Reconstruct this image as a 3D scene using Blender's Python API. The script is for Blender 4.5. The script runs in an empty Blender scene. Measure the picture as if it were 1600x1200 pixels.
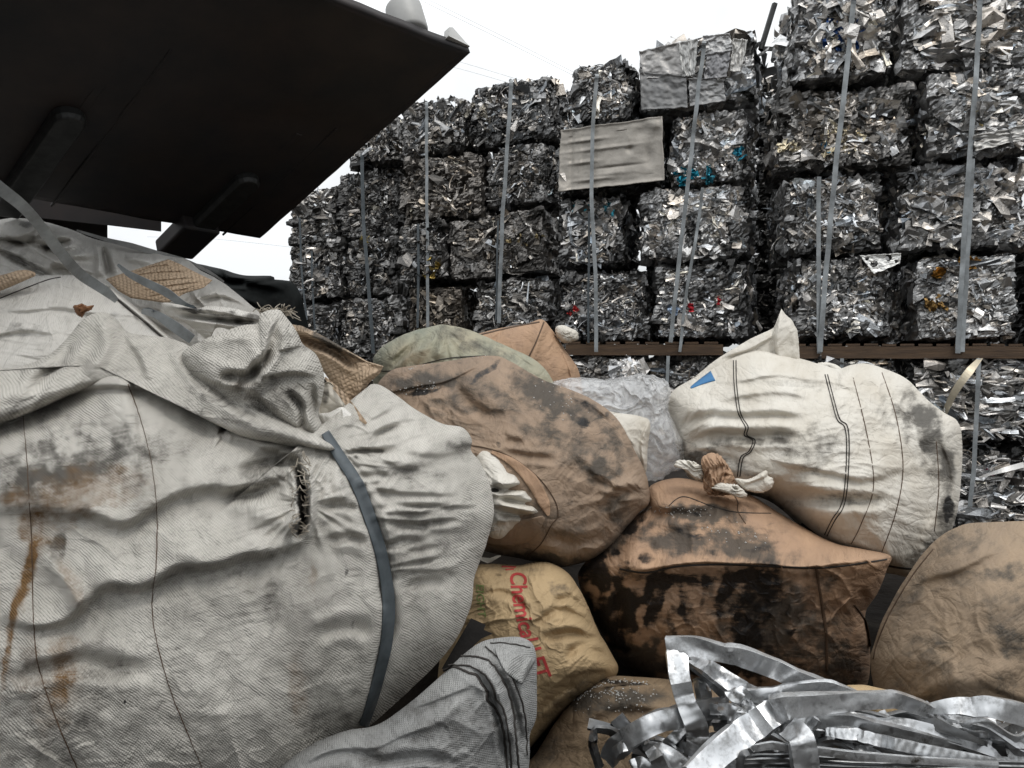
import bpy, math, random
import numpy as np
from mathutils import Vector, Matrix
from mathutils.bvhtree import BVHTree
R = math.radians
E = 1.15                      # eye height above the yard
scene = bpy.context.scene
COL = scene.collection

# ------------------------------------------------------------ camera, sky, sun
cam = bpy.data.cameras.new("camera"); camo = bpy.data.objects.new("camera", cam); COL.objects.link(camo)
camo.location = (0, 0, E); camo.rotation_euler = (R(90), 0, 0)
cam.sensor_width = 36; cam.lens = 27; cam.shift_y = 0.0125
cam.clip_start = 0.05; cam.clip_end = 2000
scene.camera = camo
SUN_EL, SUN_AZ = 58, 150      # azimuth: where the light comes from, clockwise from +Y
world = bpy.data.worlds.new("World"); scene.world = world; world.use_nodes = True
wn = world.node_tree; wn.nodes.clear()
def wnode(t, **k):
    n = wn.nodes.new(t)
    for a, b in k.items(): setattr(n, a, b)
    return n
wo = wnode('ShaderNodeOutputWorld'); wb = wnode('ShaderNodeBackground')
sky = wnode('ShaderNodeTexSky', sky_type='NISHITA', sun_disc=False)
sky.sun_elevation = R(SUN_EL); sky.sun_rotation = R(SUN_AZ)
tc = wnode('ShaderNodeTexCoord'); sx = wnode('ShaderNodeSeparateXYZ')
wn.links.new(tc.outputs['Generated'], sx.inputs[0])
mr = wnode('ShaderNodeMapRange'); mr.inputs['From Min'].default_value = 0.0; mr.inputs['From Max'].default_value = 1.0
mr.inputs['To Min'].default_value = 6.3; mr.inputs['To Max'].default_value = 19.0
wn.links.new(sx.outputs['Z'], mr.inputs['Value'])
wno = wnode('ShaderNodeTexNoise'); wno.inputs['Scale'].default_value = 3.0; wno.inputs['Detail'].default_value = 5
wn.links.new(tc.outputs['Generated'], wno.inputs['Vector'])
mr2 = wnode('ShaderNodeMapRange'); mr2.inputs['From Min'].default_value = 0.3; mr2.inputs['From Max'].default_value = 0.7
mr2.inputs['To Min'].default_value = 0.74; mr2.inputs['To Max'].default_value = 1.18
wn.links.new(wno.outputs['Fac'], mr2.inputs['Value'])
mm = wnode('ShaderNodeMath', operation='MULTIPLY'); wn.links.new(mr.outputs[0], mm.inputs[0]); wn.links.new(mr2.outputs[0], mm.inputs[1])
cc = wnode('ShaderNodeVectorMath', operation='SCALE'); cc.inputs[0].default_value = (0.985, 0.998, 1.0)
wn.links.new(mm.outputs[0], cc.inputs['Scale'])
mx = wnode('ShaderNodeMixRGB'); mx.inputs[0].default_value = 0.88      # cloud deck over the clear sky
wn.links.new(sky.outputs[0], mx.inputs[1]); wn.links.new(cc.outputs[0], mx.inputs[2])
wn.links.new(mx.outputs[0], wb.inputs[0]); wb.inputs[1].default_value = 0.11
wn.links.new(wb.outputs[0], wo.inputs[0])
sun = bpy.data.lights.new("sun", 'SUN'); sun.energy = 0.9; sun.angle = R(18); sun.color = (1, 0.96, 0.9)
suno = bpy.data.objects.new("sun", sun); COL.objects.link(suno)
az, el = R(SUN_AZ), R(SUN_EL)
sd = Vector((math.sin(az)*math.cos(el), math.cos(az)*math.cos(el), math.sin(el)))
suno.rotation_euler = sd.to_track_quat('Z', 'Y').to_euler()
scene.view_settings.view_transform = 'Standard'; scene.view_settings.look = 'None'
scene.view_settings.exposure = 0.0; scene.view_settings.gamma = 1
scene.render.engine = 'CYCLES'; scene.cycles.max_bounces = 6; scene.cycles.transparent_max_bounces = 12

# ------------------------------------------------------------ helpers
def P(x, y, Z):               # where the sight line of a photo point is Z metres out
    return np.stack([(np.asarray(x, float)-800)/1200*Z, np.asarray(Z, float)+0*np.asarray(x, float), E+(620-np.asarray(y, float))/1200*Z], -1)
def Pv(x, y, Z): return Vector(P(x, y, Z).tolist())

def _h(ix, iy, seed):
    n = (ix.astype(np.int64)*374761393 + iy.astype(np.int64)*668265263 + seed*1442695041) & 0xffffffff
    n = ((n ^ (n >> 13))*1274126177) & 0xffffffff
    return ((n ^ (n >> 16)) & 0xffff)/65535.0*2*math.pi
def gn(x, y, seed=0):
    x = np.asarray(x, float); y = np.asarray(y, float)
    x0 = np.floor(x); y0 = np.floor(y); fx = x-x0; fy = y-y0
    u = fx*fx*fx*(fx*(fx*6-15)+10); v = fy*fy*fy*(fy*(fy*6-15)+10)
    def g(a, b):
        t = _h(x0+a, y0+b, seed); return np.cos(t)*(fx-a)+np.sin(t)*(fy-b)
    return ((g(0,0)*(1-u)+g(1,0)*u)*(1-v)+(g(0,1)*(1-u)+g(1,1)*u)*v)*1.4
def fbm(x, y, seed=0, o=4, k=0.5):
    s = 0; a = 1; f = 1
    for i in range(o): s = s+a*gn(x*f, y*f, seed+i*17); a *= k; f *= 2.03
    return s

def spline(pts, n=16, closed=False):
    p = np.array(pts, float); N = len(p); out = []
    rng = range(N) if closed else range(N-1)
    for i in rng:
        if closed: a, b, c, d = p[(i-1) % N], p[i], p[(i+1) % N], p[(i+2) % N]
        else: a, b, c, d = p[max(i-1, 0)], p[i], p[i+1], p[min(i+2, N-1)]
        t = np.linspace(0, 1, n, endpoint=False)[:, None]
        out.append(0.5*((2*b)+(-a+c)*t+(2*a-5*b+4*c-d)*t*t+(-a+3*b-3*c+d)*t**3))
    if not closed: out.append(p[-1:])
    return np.concatenate(out)

def tag(o, label=None, cat=None, group=None, kind=None):
    if label: o['label'] = label
    if cat: o['category'] = cat
    if group: o['group'] = group
    if kind: o['kind'] = kind
    return o
def mk(name, V, F, mat, parent=None, loc=None, smooth=False, col=None, uv=None, solid=0):
    V = np.asarray(V, float)
    if loc is None: loc = (V[:, 0].mean(), V[:, 1].mean(), V[:, 2].min()) if parent is None else None
    L = np.array(loc) if loc is not None else np.array(parent.matrix_basis.translation)
    if parent is not None: L = np.array(parent['_loc']) if '_loc' in parent else L
    V = V-L
    me = bpy.data.meshes.new(name)
    F = np.asarray(F) if not isinstance(F, list) else F
    if isinstance(F, list):
        me.from_pydata(V.tolist(), [], [tuple(f) for f in F])
    else:
        n = len(F); k = F.shape[1]
        me.vertices.add(len(V)); me.vertices.foreach_set('co', V.ravel())
        me.loops.add(n*k); me.loops.foreach_set('vertex_index', F.ravel().astype(np.int32))
        me.polygons.add(n); me.polygons.foreach_set('loop_start', (np.arange(n)*k).astype(np.int32))
        me.update(calc_edges=True)
    me.validate()
    me.polygons.foreach_set('use_smooth', np.full(len(me.polygons), smooth))
    if col is not None:
        a = me.color_attributes.new('st', 'FLOAT_COLOR', 'POINT')
        c = np.ones((len(V), 4)); c[:, :col.shape[1]] = col
        a.data.foreach_set('color', c.ravel())
    if uv is not None:
        ul = me.uv_layers.new(name='UVMap'); vi = np.zeros(len(me.loops), np.int32); me.loops.foreach_get('vertex_index', vi)
        ul.data.foreach_set('uv', uv[vi].ravel())
    me.materials.append(mat); me.update()
    o = bpy.data.objects.new(name, me); COL.objects.link(o)
    if parent is not None: o.parent = parent
    else: o.location = L
    if solid:
        m = o.modifiers.new('thickness', 'SOLIDIFY'); m.thickness = solid; m.offset = 0
    return o
def empty(name, loc):
    o = bpy.data.objects.new(name, None); COL.objects.link(o); o.location = loc; o.empty_display_size = 0.1
    return o

# ------------------------------------------------------------ materials
def newmat(name):
    m = bpy.data.materials.new(name); m.use_nodes = True; nt = m.node_tree; nt.nodes.clear()
    o = nt.nodes.new('ShaderNodeOutputMaterial'); b = nt.nodes.new('ShaderNodeBsdfPrincipled')
    nt.links.new(b.outputs[0], o.inputs[0])
    def N(t, ins=None, **k):
        n = nt.nodes.new(t)
        for a, v in k.items(): setattr(n, a, v)
        for a, v in (ins or {}).items():
            if hasattr(v, 'is_linked') or isinstance(v, bpy.types.NodeSocket): nt.links.new(v, n.inputs[a])
            else: n.inputs[a].default_value = v
        return n
    return m, nt, b, N
def math_(N, op, a, b=None, c=None, clamp=False):
    ins = {0: a}
    if b is not None: ins[1] = b
    if c is not None: ins[2] = c
    n = N('ShaderNodeMath', ins, operation=op); n.use_clamp = clamp
    return n.outputs[0]
def mixc(N, f, a, b):
    return N('ShaderNodeMixRGB', {0: f, 1: a, 2: b}).outputs[0]
def c4(c): return (c[0], c[1], c[2], 1)
def noise(N, vec, s, d=4, r=0.55, dist=0.0):
    return N('ShaderNodeTexNoise', {'Vector': vec, 'Scale': s, 'Detail': d, 'Roughness': r, 'Distortion': dist}).outputs['Fac']

RUST = (0.17, 0.095, 0.038); GRIME = (0.055, 0.05, 0.043); TAR_SHADE = (0.010, 0.009, 0.009)
def fabric(name, base, base2, weave=270, wb=0.35, rot=-12, grime=0.0, spec=0.25, rough=0.75, fine=1.0, creas=0.0):
    """woven sack cloth; attribute st: R rust, G grime, B tar and the painted dark inside tears"""
    m, nt, b, N = newmat(name)
    uv = N('ShaderNodeUVMap').outputs[0]
    mp = N('ShaderNodeMapping', {'Vector': uv, 'Rotation': (0, 0, R(rot))}).outputs[0]
    at = N('ShaderNodeAttribute', attribute_name='st')
    sep = N('ShaderNodeSeparateColor', {0: at.outputs['Color']})
    big = noise(N, uv, 7, 4, 0.6); mid = noise(N, uv, 28, 5, 0.65); fin = noise(N, uv, 210, 4, 0.7)
    st = N('ShaderNodeMapping', {'Vector': mp, 'Scale': (14, 120, 1)}).outputs[0]
    streak = noise(N, st, 1.0, 3, 0.6)
    c = mixc(N, math_(N, 'MULTIPLY_ADD', big, 2.6, -0.8, True), c4(base), c4(base2))
    g = math_(N, 'MULTIPLY_ADD', mid, 1.7, -0.85)
    s1 = noise(N, N('ShaderNodeMapping', {'Vector': uv, 'Rotation': (0, 0, R(35)), 'Scale': (9, 90, 1)}).outputs[0], 1.0, 4, 0.7, 0.4)
    s2 = noise(N, N('ShaderNodeMapping', {'Vector': uv, 'Rotation': (0, 0, R(-50)), 'Scale': (12, 120, 1)}).outputs[0], 1.0, 4, 0.7, 0.4)
    sc = math_(N, 'ADD', N('ShaderNodeMapRange', {'Value': s1, 'From Min': 0.58, 'From Max': 0.72}).outputs[0], N('ShaderNodeMapRange', {'Value': s2, 'From Min': 0.60, 'From Max': 0.74}).outputs[0])
    pat = N('ShaderNodeMapRange', {'Value': noise(N, uv, 5, 3, 0.6), 'From Min': 0.42, 'From Max': 0.62, 'To Min': 0.0, 'To Max': 0.75}).outputs[0]
    g = math_(N, 'ADD', g, math_(N, 'MULTIPLY', sc, pat))
    spk = N('ShaderNodeMapRange', {'Value': noise(N, uv, 420, 2, 0.5), 'From Min': 0.66, 'From Max': 0.76, 'To Min': 0, 'To Max': 0.9*fine}).outputs[0]
    g = math_(N, 'ADD', g, math_(N, 'MULTIPLY', spk, pat))
    g = math_(N, 'ADD', g, math_(N, 'MULTIPLY_ADD', streak, 0.9, -0.45))
    g = math_(N, 'ADD', g, math_(N, 'MULTIPLY_ADD', fin, 1.0*fine, -0.5*fine))
    gg = math_(N, 'ADD', math_(N, 'ADD', sep.outputs[1], grime), math_(N, 'MULTIPLY', g, 0.55))
    gf = N('ShaderNodeMapRange', {'Value': gg, 'From Min': 0.12, 'From Max': 0.95, 'To Min': 0, 'To Max': 0.9}, interpolation_type='SMOOTHSTEP').outputs[0]
    c = mixc(N, gf, c, c4(GRIME))
    rf = math_(N, 'MULTIPLY', sep.outputs[0], math_(N, 'MULTIPLY_ADD', g, 0.9, 0.85), None, True)
    c = mixc(N, rf, c, c4(RUST))
    kk = math_(N, 'ADD', sep.outputs[2], math_(N, 'MULTIPLY', g, math_(N, 'MULTIPLY_ADD', sep.outputs[2], 0.55, 0.12)))
    kf = N('ShaderNodeMapRange', {'Value': kk, 'From Min': 0.22, 'From Max': 0.80, 'To Min': 0, 'To Max': 0.97}, interpolation_type='SMOOTHSTEP').outputs[0]
    c = mixc(N, kf, c, c4(TAR_SHADE))
    # weave
    sm = N('ShaderNodeSeparateXYZ', {0: mp})
    wob = math_(N, 'MULTIPLY_ADD', noise(N, uv, 30, 2), 0.004, -0.002)
    su = math_(N, 'SINE', math_(N, 'MULTIPLY', math_(N, 'ADD', sm.outputs[0], wob), weave*math.pi*2*0.5))
    sv = math_(N, 'SINE', math_(N, 'MULTIPLY', math_(N, 'ADD', sm.outputs[1], wob), weave*math.pi*2*0.5))
    w = math_(N, 'MULTIPLY', su, sv)
    w2 = math_(N, 'ADD', w, math_(N, 'MULTIPLY', math_(N, 'ABSOLUTE', sv), 0.5))
    dk = math_(N, 'MULTIPLY_ADD', w, 0.13*min(1, wb*1.8), 1.0-0.07*min(1, wb*1.8))
    c = N('ShaderNodeVectorMath', {0: c, 'Scale': dk}, operation='SCALE').outputs[0]
    nt.links.new(c, b.inputs['Base Color'])
    b.inputs['Roughness'].default_value = rough
    b.inputs['Specular IOR Level'].default_value = spec
    nt.links.new(math_(N, 'MULTIPLY_ADD', kf, -0.25, rough), b.inputs['Roughness'])
    b1 = N('ShaderNodeBump', {'Height': w2, 'Strength': min(1, wb*1.1), 'Distance': 0.0013})
    cr = noise(N, uv, 16, 6, 0.6, 0.6)
    def ridged(s, e, k):
        q = math_(N, 'ABSOLUTE', math_(N, 'MULTIPLY_ADD', noise(N, uv, s, 3, 0.5, 0.8), k, -0.5*k))
        return math_(N, 'POWER', math_(N, 'SUBTRACT', 1.0, q, None, True), e)
    cr = math_(N, 'ADD', math_(N, 'MULTIPLY', ridged(11, 4, 4.5), 0.9), math_(N, 'MULTIPLY', ridged(30, 3, 4.0), 0.40))
    b2 = N('ShaderNodeBump', {'Height': math_(N, 'ADD', cr, math_(N, 'MULTIPLY', mid, 0.35)), 'Strength': 0.30+creas, 'Distance': 0.009, 'Normal': b1.outputs[0]})
    nt.links.new(b2.outputs[0], b.inputs['Normal'])
    return m

def metal(name, rmin=0.28, rmax=0.55, metallic=0.9, dirt=0.5, tint=(1, 1, 1), bump=0.5, bs=45):
    m, nt, b, N = newmat(name)
    at = N('ShaderNodeAttribute', attribute_name='st')
    ob = N('ShaderNodeTexCoord').outputs['Object']
    n1 = noise(N, ob, 14, 5, 0.65); n2 = noise(N, ob, bs, 4, 0.6, 1.0); n3 = noise(N, ob, 160, 3, 0.6)
    c = N('ShaderNodeVectorMath', {0: at.outputs['Color'], 1: tint}, operation='MULTIPLY').outputs[0]
    df = N('ShaderNodeMapRange', {'Value': math_(N, 'MULTIPLY_ADD', n3, 0.35, n1), 'From Min': 0.62, 'From Max': 0.92, 'To Min': 0, 'To Max': dirt}).outputs[0]
    c = mixc(N, df, c, (0.03, 0.026, 0.02, 1))
    nt.links.new(c, b.inputs['Base Color'])
    nt.links.new(math_(N, 'MULTIPLY_ADD', df, -metallic, metallic, True), b.inputs['Metallic'])
    nt.links.new(N('ShaderNodeMapRange', {'Value': n2, 'From Min': 0.3, 'From Max': 0.7, 'To Min': rmin, 'To Max': rmax}).outputs[0], b.inputs['Roughness'])
    bp = N('ShaderNodeBump', {'Height': math_(N, 'MULTIPLY_ADD', n3, 0.25, n2), 'Strength': bump, 'Distance': 0.012})
    nt.links.new(bp.outputs[0], b.inputs['Normal'])
    return m
def plain(name, c, rough=0.6, metallic=0.0, c2=None, s=20, bump=0.2, spec=0.4, dist=0.004):
    m, nt, b, N = newmat(name)
    ob = N('ShaderNodeTexCoord').outputs['Object']
    n = noise(N, ob, s, 6, 0.65)
    f = N('ShaderNodeMapRange', {'Value': n, 'From Min': 0.35, 'From Max': 0.65}).outputs[0]
    nt.links.new(mixc(N, f, c4(c), c4(c2 or tuple(x*0.6 for x in c))), b.inputs['Base Color'])
    b.inputs['Metallic'].default_value = metallic; b.inputs['Specular IOR Level'].default_value = spec
    nt.links.new(math_(N, 'MULTIPLY_ADD', n, 0.3, rough-0.15), b.inputs['Roughness'])
    nt.links.new(N('ShaderNodeBump', {'Height': n, 'Strength': bump, 'Distance': dist}).outputs[0], b.inputs['Normal'])
    return m
def wood(name, c, c2, s=(3, 3, 40)):
    m, nt, b, N = newmat(name)
    ob = N('ShaderNodeTexCoord').outputs['Object']
    mp = N('ShaderNodeMapping', {'Vector': ob, 'Scale': s}).outputs[0]
    n = noise(N, mp, 2, 6, 0.7)
    nt.links.new(mixc(N, N('ShaderNodeMapRange', {'Value': n, 'From Min': 0.3, 'From Max': 0.7}).outputs[0], c4(c), c4(c2)), b.inputs['Base Color'])
    b.inputs['Roughness'].default_value = 0.85
    nt.links.new(N('ShaderNodeBump', {'Height': n, 'Strength': 0.7, 'Distance': 0.006}).outputs[0], b.inputs['Normal'])
    return m

M = {}
M['grey'] = fabric('grey_sack', (0.61, 0.585, 0.535), (0.42, 0.40, 0.36), weave=370, wb=0.62, rot=-14, grime=0.20)
M['grey2'] = fabric('blue_grey_sack', (0.36, 0.36, 0.35), (0.25, 0.252, 0.25), weave=540, wb=0.5, rot=38, grime=0.24)
M['white'] = fabric('off_white_sack', (0.72, 0.70, 0.66), (0.57, 0.55, 0.51), weave=460, wb=0.35, rot=5, grime=0.08)
M['cream'] = fabric('cream_sack', (0.66, 0.635, 0.58), (0.53, 0.49, 0.42), weave=520, wb=0.15, rot=3, grime=0.08, fine=0.8)
M['tan'] = fabric('tan_sack', (0.46, 0.335, 0.19), (0.37, 0.27, 0.155), weave=560, wb=0.18, rot=0, grime=0.06, fine=0.7)
M['brown'] = fabric('pinkish_brown_sack', (0.36, 0.262, 0.185), (0.25, 0.185, 0.135), weave=480, wb=0.2, rot=20, grime=0.17, fine=1.0)
M['brown2'] = fabric('dull_brown_sack', (0.33, 0.245, 0.165), (0.23, 0.175, 0.125), weave=500, wb=0.25, rot=-30, grime=0.12, fine=0.9)
M['orange'] = fabric('orange_tan_sack', (0.44, 0.285, 0.18), (0.32, 0.21, 0.14), weave=480, wb=0.18, rot=8, grime=0.13, fine=0.9)
M['green'] = fabric('olive_sack', (0.40, 0.36, 0.26), (0.27, 0.29, 0.23), weave=460, wb=0.12, rot=30, grime=0.1, fine=0.9)
M['mud'] = fabric('muddy_sack', (0.26, 0.19, 0.12), (0.17, 0.125, 0.085), weave=460, wb=0.15, rot=30, grime=0.15, fine=0.9)
M['burlap'] = fabric('burlap', (0.47, 0.36, 0.26), (0.38, 0.28, 0.19), weave=170, wb=1.0, rot=20, grime=0.02)
M['tarp'] = plain('black_tarp', (0.012, 0.014, 0.014), 0.75, s=9, c2=(0.005, 0.006, 0.006), spec=0.1)
M['bale'] = metal('crushed_metal', 0.24, 0.48, 0.92, 0.5, bump=0.35, bs=38)
M['scrap'] = metal('bright_sheet_metal', 0.27, 0.40, 0.95, 1.0, bump=0.04, bs=22)
M['strap'] = plain('strap_grey', (0.30, 0.325, 0.34), 0.45, 0.15, (0.15, 0.16, 0.165), s=11, bump=0.25)
M['strapd'] = plain('strap_slate', (0.085, 0.10, 0.11), 0.5, 0.1, (0.06, 0.072, 0.08), s=40, bump=0.15)
M['seam'] = plain('dark_thread', (0.035, 0.03, 0.026), 0.8, s=300)
M['seamb'] = plain('brown_thread', (0.10, 0.06, 0.035), 0.8, s=300)
M['thread'] = plain('frayed_thread', (0.42, 0.38, 0.32), 0.8, c2=(0.2, 0.17, 0.13), s=60)
M['wood'] = wood('pallet_wood', (0.10, 0.06, 0.032), (0.04, 0.025, 0.016), (3, 3, 30))
M['char'] = wood('charred_wood', (0.025, 0.022, 0.02), (0.008, 0.007, 0.007), (4, 4, 4))
M['bucket'] = plain('bucket_steel', (0.034, 0.026, 0.024), 0.55, 0.1, (0.018, 0.018, 0.020), s=4, bump=0.3, spec=0.3)
M['wear'] = plain('wear_strip_steel', (0.042, 0.042, 0.042), 0.45, 0.5, (0.024, 0.025, 0.025), s=25, bump=0.3)
M['pale'] = plain('pale_steel', (0.42, 0.42, 0.41), 0.5, 0.1, (0.34, 0.34, 0.33), s=6)
M['red'] = plain('red_ink', (0.42, 0.035, 0.035), 0.7, c2=(0.33, 0.05, 0.045), s=150)
M['greenink'] = plain('green_ink', (0.16, 0.22, 0.06), 0.7, c2=(0.22, 0.24, 0.10), s=150)
M['blue'] = plain('blue_patch', (0.03, 0.15, 0.34), 0.6, c2=(0.05, 0.18, 0.36), s=40)
M['pellet'] = plain('pale_pellet', (0.6, 0.6, 0.58), 0.35, 0.3, s=100)
M['wire'] = plain('cable', (0.55, 0.56, 0.57), 0.7, s=3)
M['soil'] = plain('oily_soil', (0.02, 0.017, 0.014), 0.95, c2=(0.010, 0.008, 0.007), s=3, bump=0.8, dist=0.05, spec=0.03)
M['twine'] = plain('brown_twine', (0.26, 0.12, 0.055), 0.9, c2=(0.15, 0.07, 0.03), s=60)
# thin clear film
m, nt, b, N = newmat('clear_film'); out = [n for n in nt.nodes if n.type == 'OUTPUT_MATERIAL'][0]
ob = N('ShaderNodeTexCoord').outputs['Object']; n1 = noise(N, ob, 22, 5, 0.6, 1.2)
b.inputs['Base Color'].default_value = (0.93, 0.94, 0.95, 1); b.inputs['Roughness'].default_value = 0.16
nt.links.new(N('ShaderNodeBump', {'Height': n1, 'Strength': 0.5, 'Distance': 0.03}).outputs[0], b.inputs['Normal'])
tr = N('ShaderNodeBsdfTransparent'); ms = N('ShaderNodeMixShader', {0: N('ShaderNodeMapRange', {'Value': n1, 'From Min': 0.3, 'From Max': 0.7, 'To Min': 0.18, 'To Max': 0.62}).outputs[0]})
nt.links.new(tr.outputs[0], ms.inputs[1]); nt.links.new(b.outputs[0], ms.inputs[2]); nt.links.new(ms.outputs[0], out.inputs[0])
M['film'] = m

# ------------------------------------------------------------ ground
def terrain_z(X, Y):
    bank = 0.42*np.exp(-((Y-2.6)/0.75)**2)*np.exp(-((X-0.1)/1.8)**4)
    rear = 1.27/(1+np.exp(-(Y-4.75-0.9*np.clip(X+0.8, -0.6, 5))/0.12))*(1/(1+np.exp((X-0.25)/0.1)))/(1+np.exp((Y-7)/0.4))
    return np.maximum(bank, rear)+0.03*fbm(X*1.3, Y*1.3, 3)
n = 180
gx = np.sinh(np.linspace(-6.2, 6.2, n))/np.sinh(6.2)*600; gy = np.sinh(np.linspace(-6.2, 6.2, n))/np.sinh(6.2)*600+3
gx = np.sort(np.concatenate([gx, np.linspace(-4, 4, 81)])); gy = np.sort(np.concatenate([gy, np.linspace(0, 8, 81)]))
XX, YY = np.meshgrid(gx, gy); ZZ = terrain_z(XX, YY)
V = np.stack([XX, YY, ZZ], -1).reshape(-1, 3); nx, ny = len(gx), len(gy)
def gridF(nu, nv, wrap=False):       # faces of a (nv rows) x (nu cols) grid
    i = np.arange(nv-1)[:, None]*nu; j = np.arange(nu if wrap else nu-1)[None, :]
    a = i+j; b_ = i+(j+1) % nu
    return np.stack([a, b_, b_+nu, a+nu], -1).reshape(-1, 4)
tag(mk('ground', V, gridF(nx, ny), M['soil'], loc=(0, 0, 0), smooth=True), kind='structure', label='dark oily soil of the scrap yard')

# ------------------------------------------------------------ sacks and loose cloth
def polar(outline, c, th, sharp=False):
    q = np.array(outline, float) if sharp else spline(outline, 14, True)
    d = q-np.array(c); a = np.unwrap(np.arctan2(d[:, 1], d[:, 0])); r = np.hypot(d[:, 0], d[:, 1])
    # rays against polygon segments, farthest hit
    e0 = d; e1 = np.roll(d, -1, 0)
    R_ = np.zeros(len(th))
    for k, t in enumerate(th):
        ux, uy = math.cos(t), math.sin(t)
        s0 = e0[:, 0]*uy-e0[:, 1]*ux; s1 = e1[:, 0]*uy-e1[:, 1]*ux
        m = (s0*s1 <= 0) & (np.abs(s0-s1) > 1e-9)
        w = s0[m]/(s0[m]-s1[m]); px = e0[m]+(e1[m]-e0[m])*w[:, None]
        dd = px[:, 0]*ux+px[:, 1]*uy
        dd = dd[dd > 0]
        R_[k] = dd.max() if len(dd) else 1
    return R_
def fold_field(x, y, folds, seed=0):
    D = np.zeros(x.shape)
    for fi, (kind, amp, w, pts) in enumerate(folds):
        q = spline(pts, 6) if len(pts) > 2 else np.array(pts, float)
        m = (x > q[:, 0].min()-5*w) & (x < q[:, 0].max()+5*w) & (y > q[:, 1].min()-5*w) & (y < q[:, 1].max()+5*w)
        if not m.any(): continue
        wx = x[m]+gn(x[m]/80, y[m]/80, seed+fi)*w*0.9; wy = y[m]+gn(x[m]/80, y[m]/80, seed+fi+99)*w*0.9
        best = np.full(wx.shape, 1e9); sgn = np.zeros(wx.shape); tt = np.zeros(wx.shape)
        L = np.hypot(*(np.diff(q, axis=0).T)); cl = np.concatenate([[0], np.cumsum(L)])
        for k in range(len(q)-1):
            ax, ay = q[k]; bx, by = q[k+1]; ex, ey = bx-ax, by-ay; l2 = ex*ex+ey*ey+1e-9
            s = np.clip(((wx-ax)*ex+(wy-ay)*ey)/l2, 0, 1)
            dx = wx-ax-s*ex; dy = wy-ay-s*ey; d = np.hypot(dx, dy); u = d < best
            best = np.where(u, d, best); sgn = np.where(u, np.sign(ex*dy-ey*dx), sgn); tt = np.where(u, (cl[k]+s*L[k])/cl[-1], tt)
        tp = np.clip(np.sin(np.pi*np.clip(tt, 0.0, 1.0))*1.6+0.05, 0, 1)
        if kind == 'r': v = amp*np.exp(-(best/w)**2)
        elif kind == 'g': v = -amp*np.exp(-(best/w)**2)+0.45*amp*np.exp(-((best-1.8*w)/w)**2)
        else:             # 's' : the side on the right of the drawn line (below it when drawn left to right) is lower
            sdn = -sgn*best; k_ = 1/(1+np.exp(-sdn/(w*0.2)))
            v = amp*(k_*np.exp(-(np.maximum(sdn, 0)/(3.4*w))**1.6)-0.35*(1-k_)*np.exp(-(best/(1.8*w))**2))
        D[m] += v*tp
    return D
def stain_field(x, y, stains, seed=5):
    C = np.zeros(x.shape+(3,)); ch = {'r': 0, 'd': 1, 'k': 2}
    for i, s in enumerate(stains):
        k, cx, cy, rx, ry, ang, amp = s
        a = R(ang); dx = x-cx+fbm(x/30, y/30, seed+i, 3)*min(rx, ry)*0.7; dy = y-cy+fbm(x/30, y/30, seed+i+50, 3)*min(rx, ry)*0.7
        u = (dx*math.cos(a)+dy*math.sin(a))/rx; v = (-dx*math.sin(a)+dy*math.cos(a))/ry
        d = np.sqrt(u*u+v*v)
        C[..., ch[k]] += amp*(1/(1+np.exp((d-0.9)*7)))*(1+0.5*fbm(x/22, y/22, seed+i+9, 3))
    return np.clip(C, 0, 1.3)
def wrinkle(x, y, ang, ls, ws, seed):
    a = R(ang); u = x*math.cos(a)+y*math.sin(a); v = -x*math.sin(a)+y*math.cos(a)
    v = v+fbm(u/ls/1.3, v/ls/1.3, seed+7, 2)*ws*1.2
    n = gn(u/ls, v/ws, seed); n2 = gn(u/ls*1.7+5, v/ws*2.1, seed+3)
    return (1-np.abs(n)*2.2)*0.7+(1-np.abs(n2)*2.2)*0.35

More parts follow.
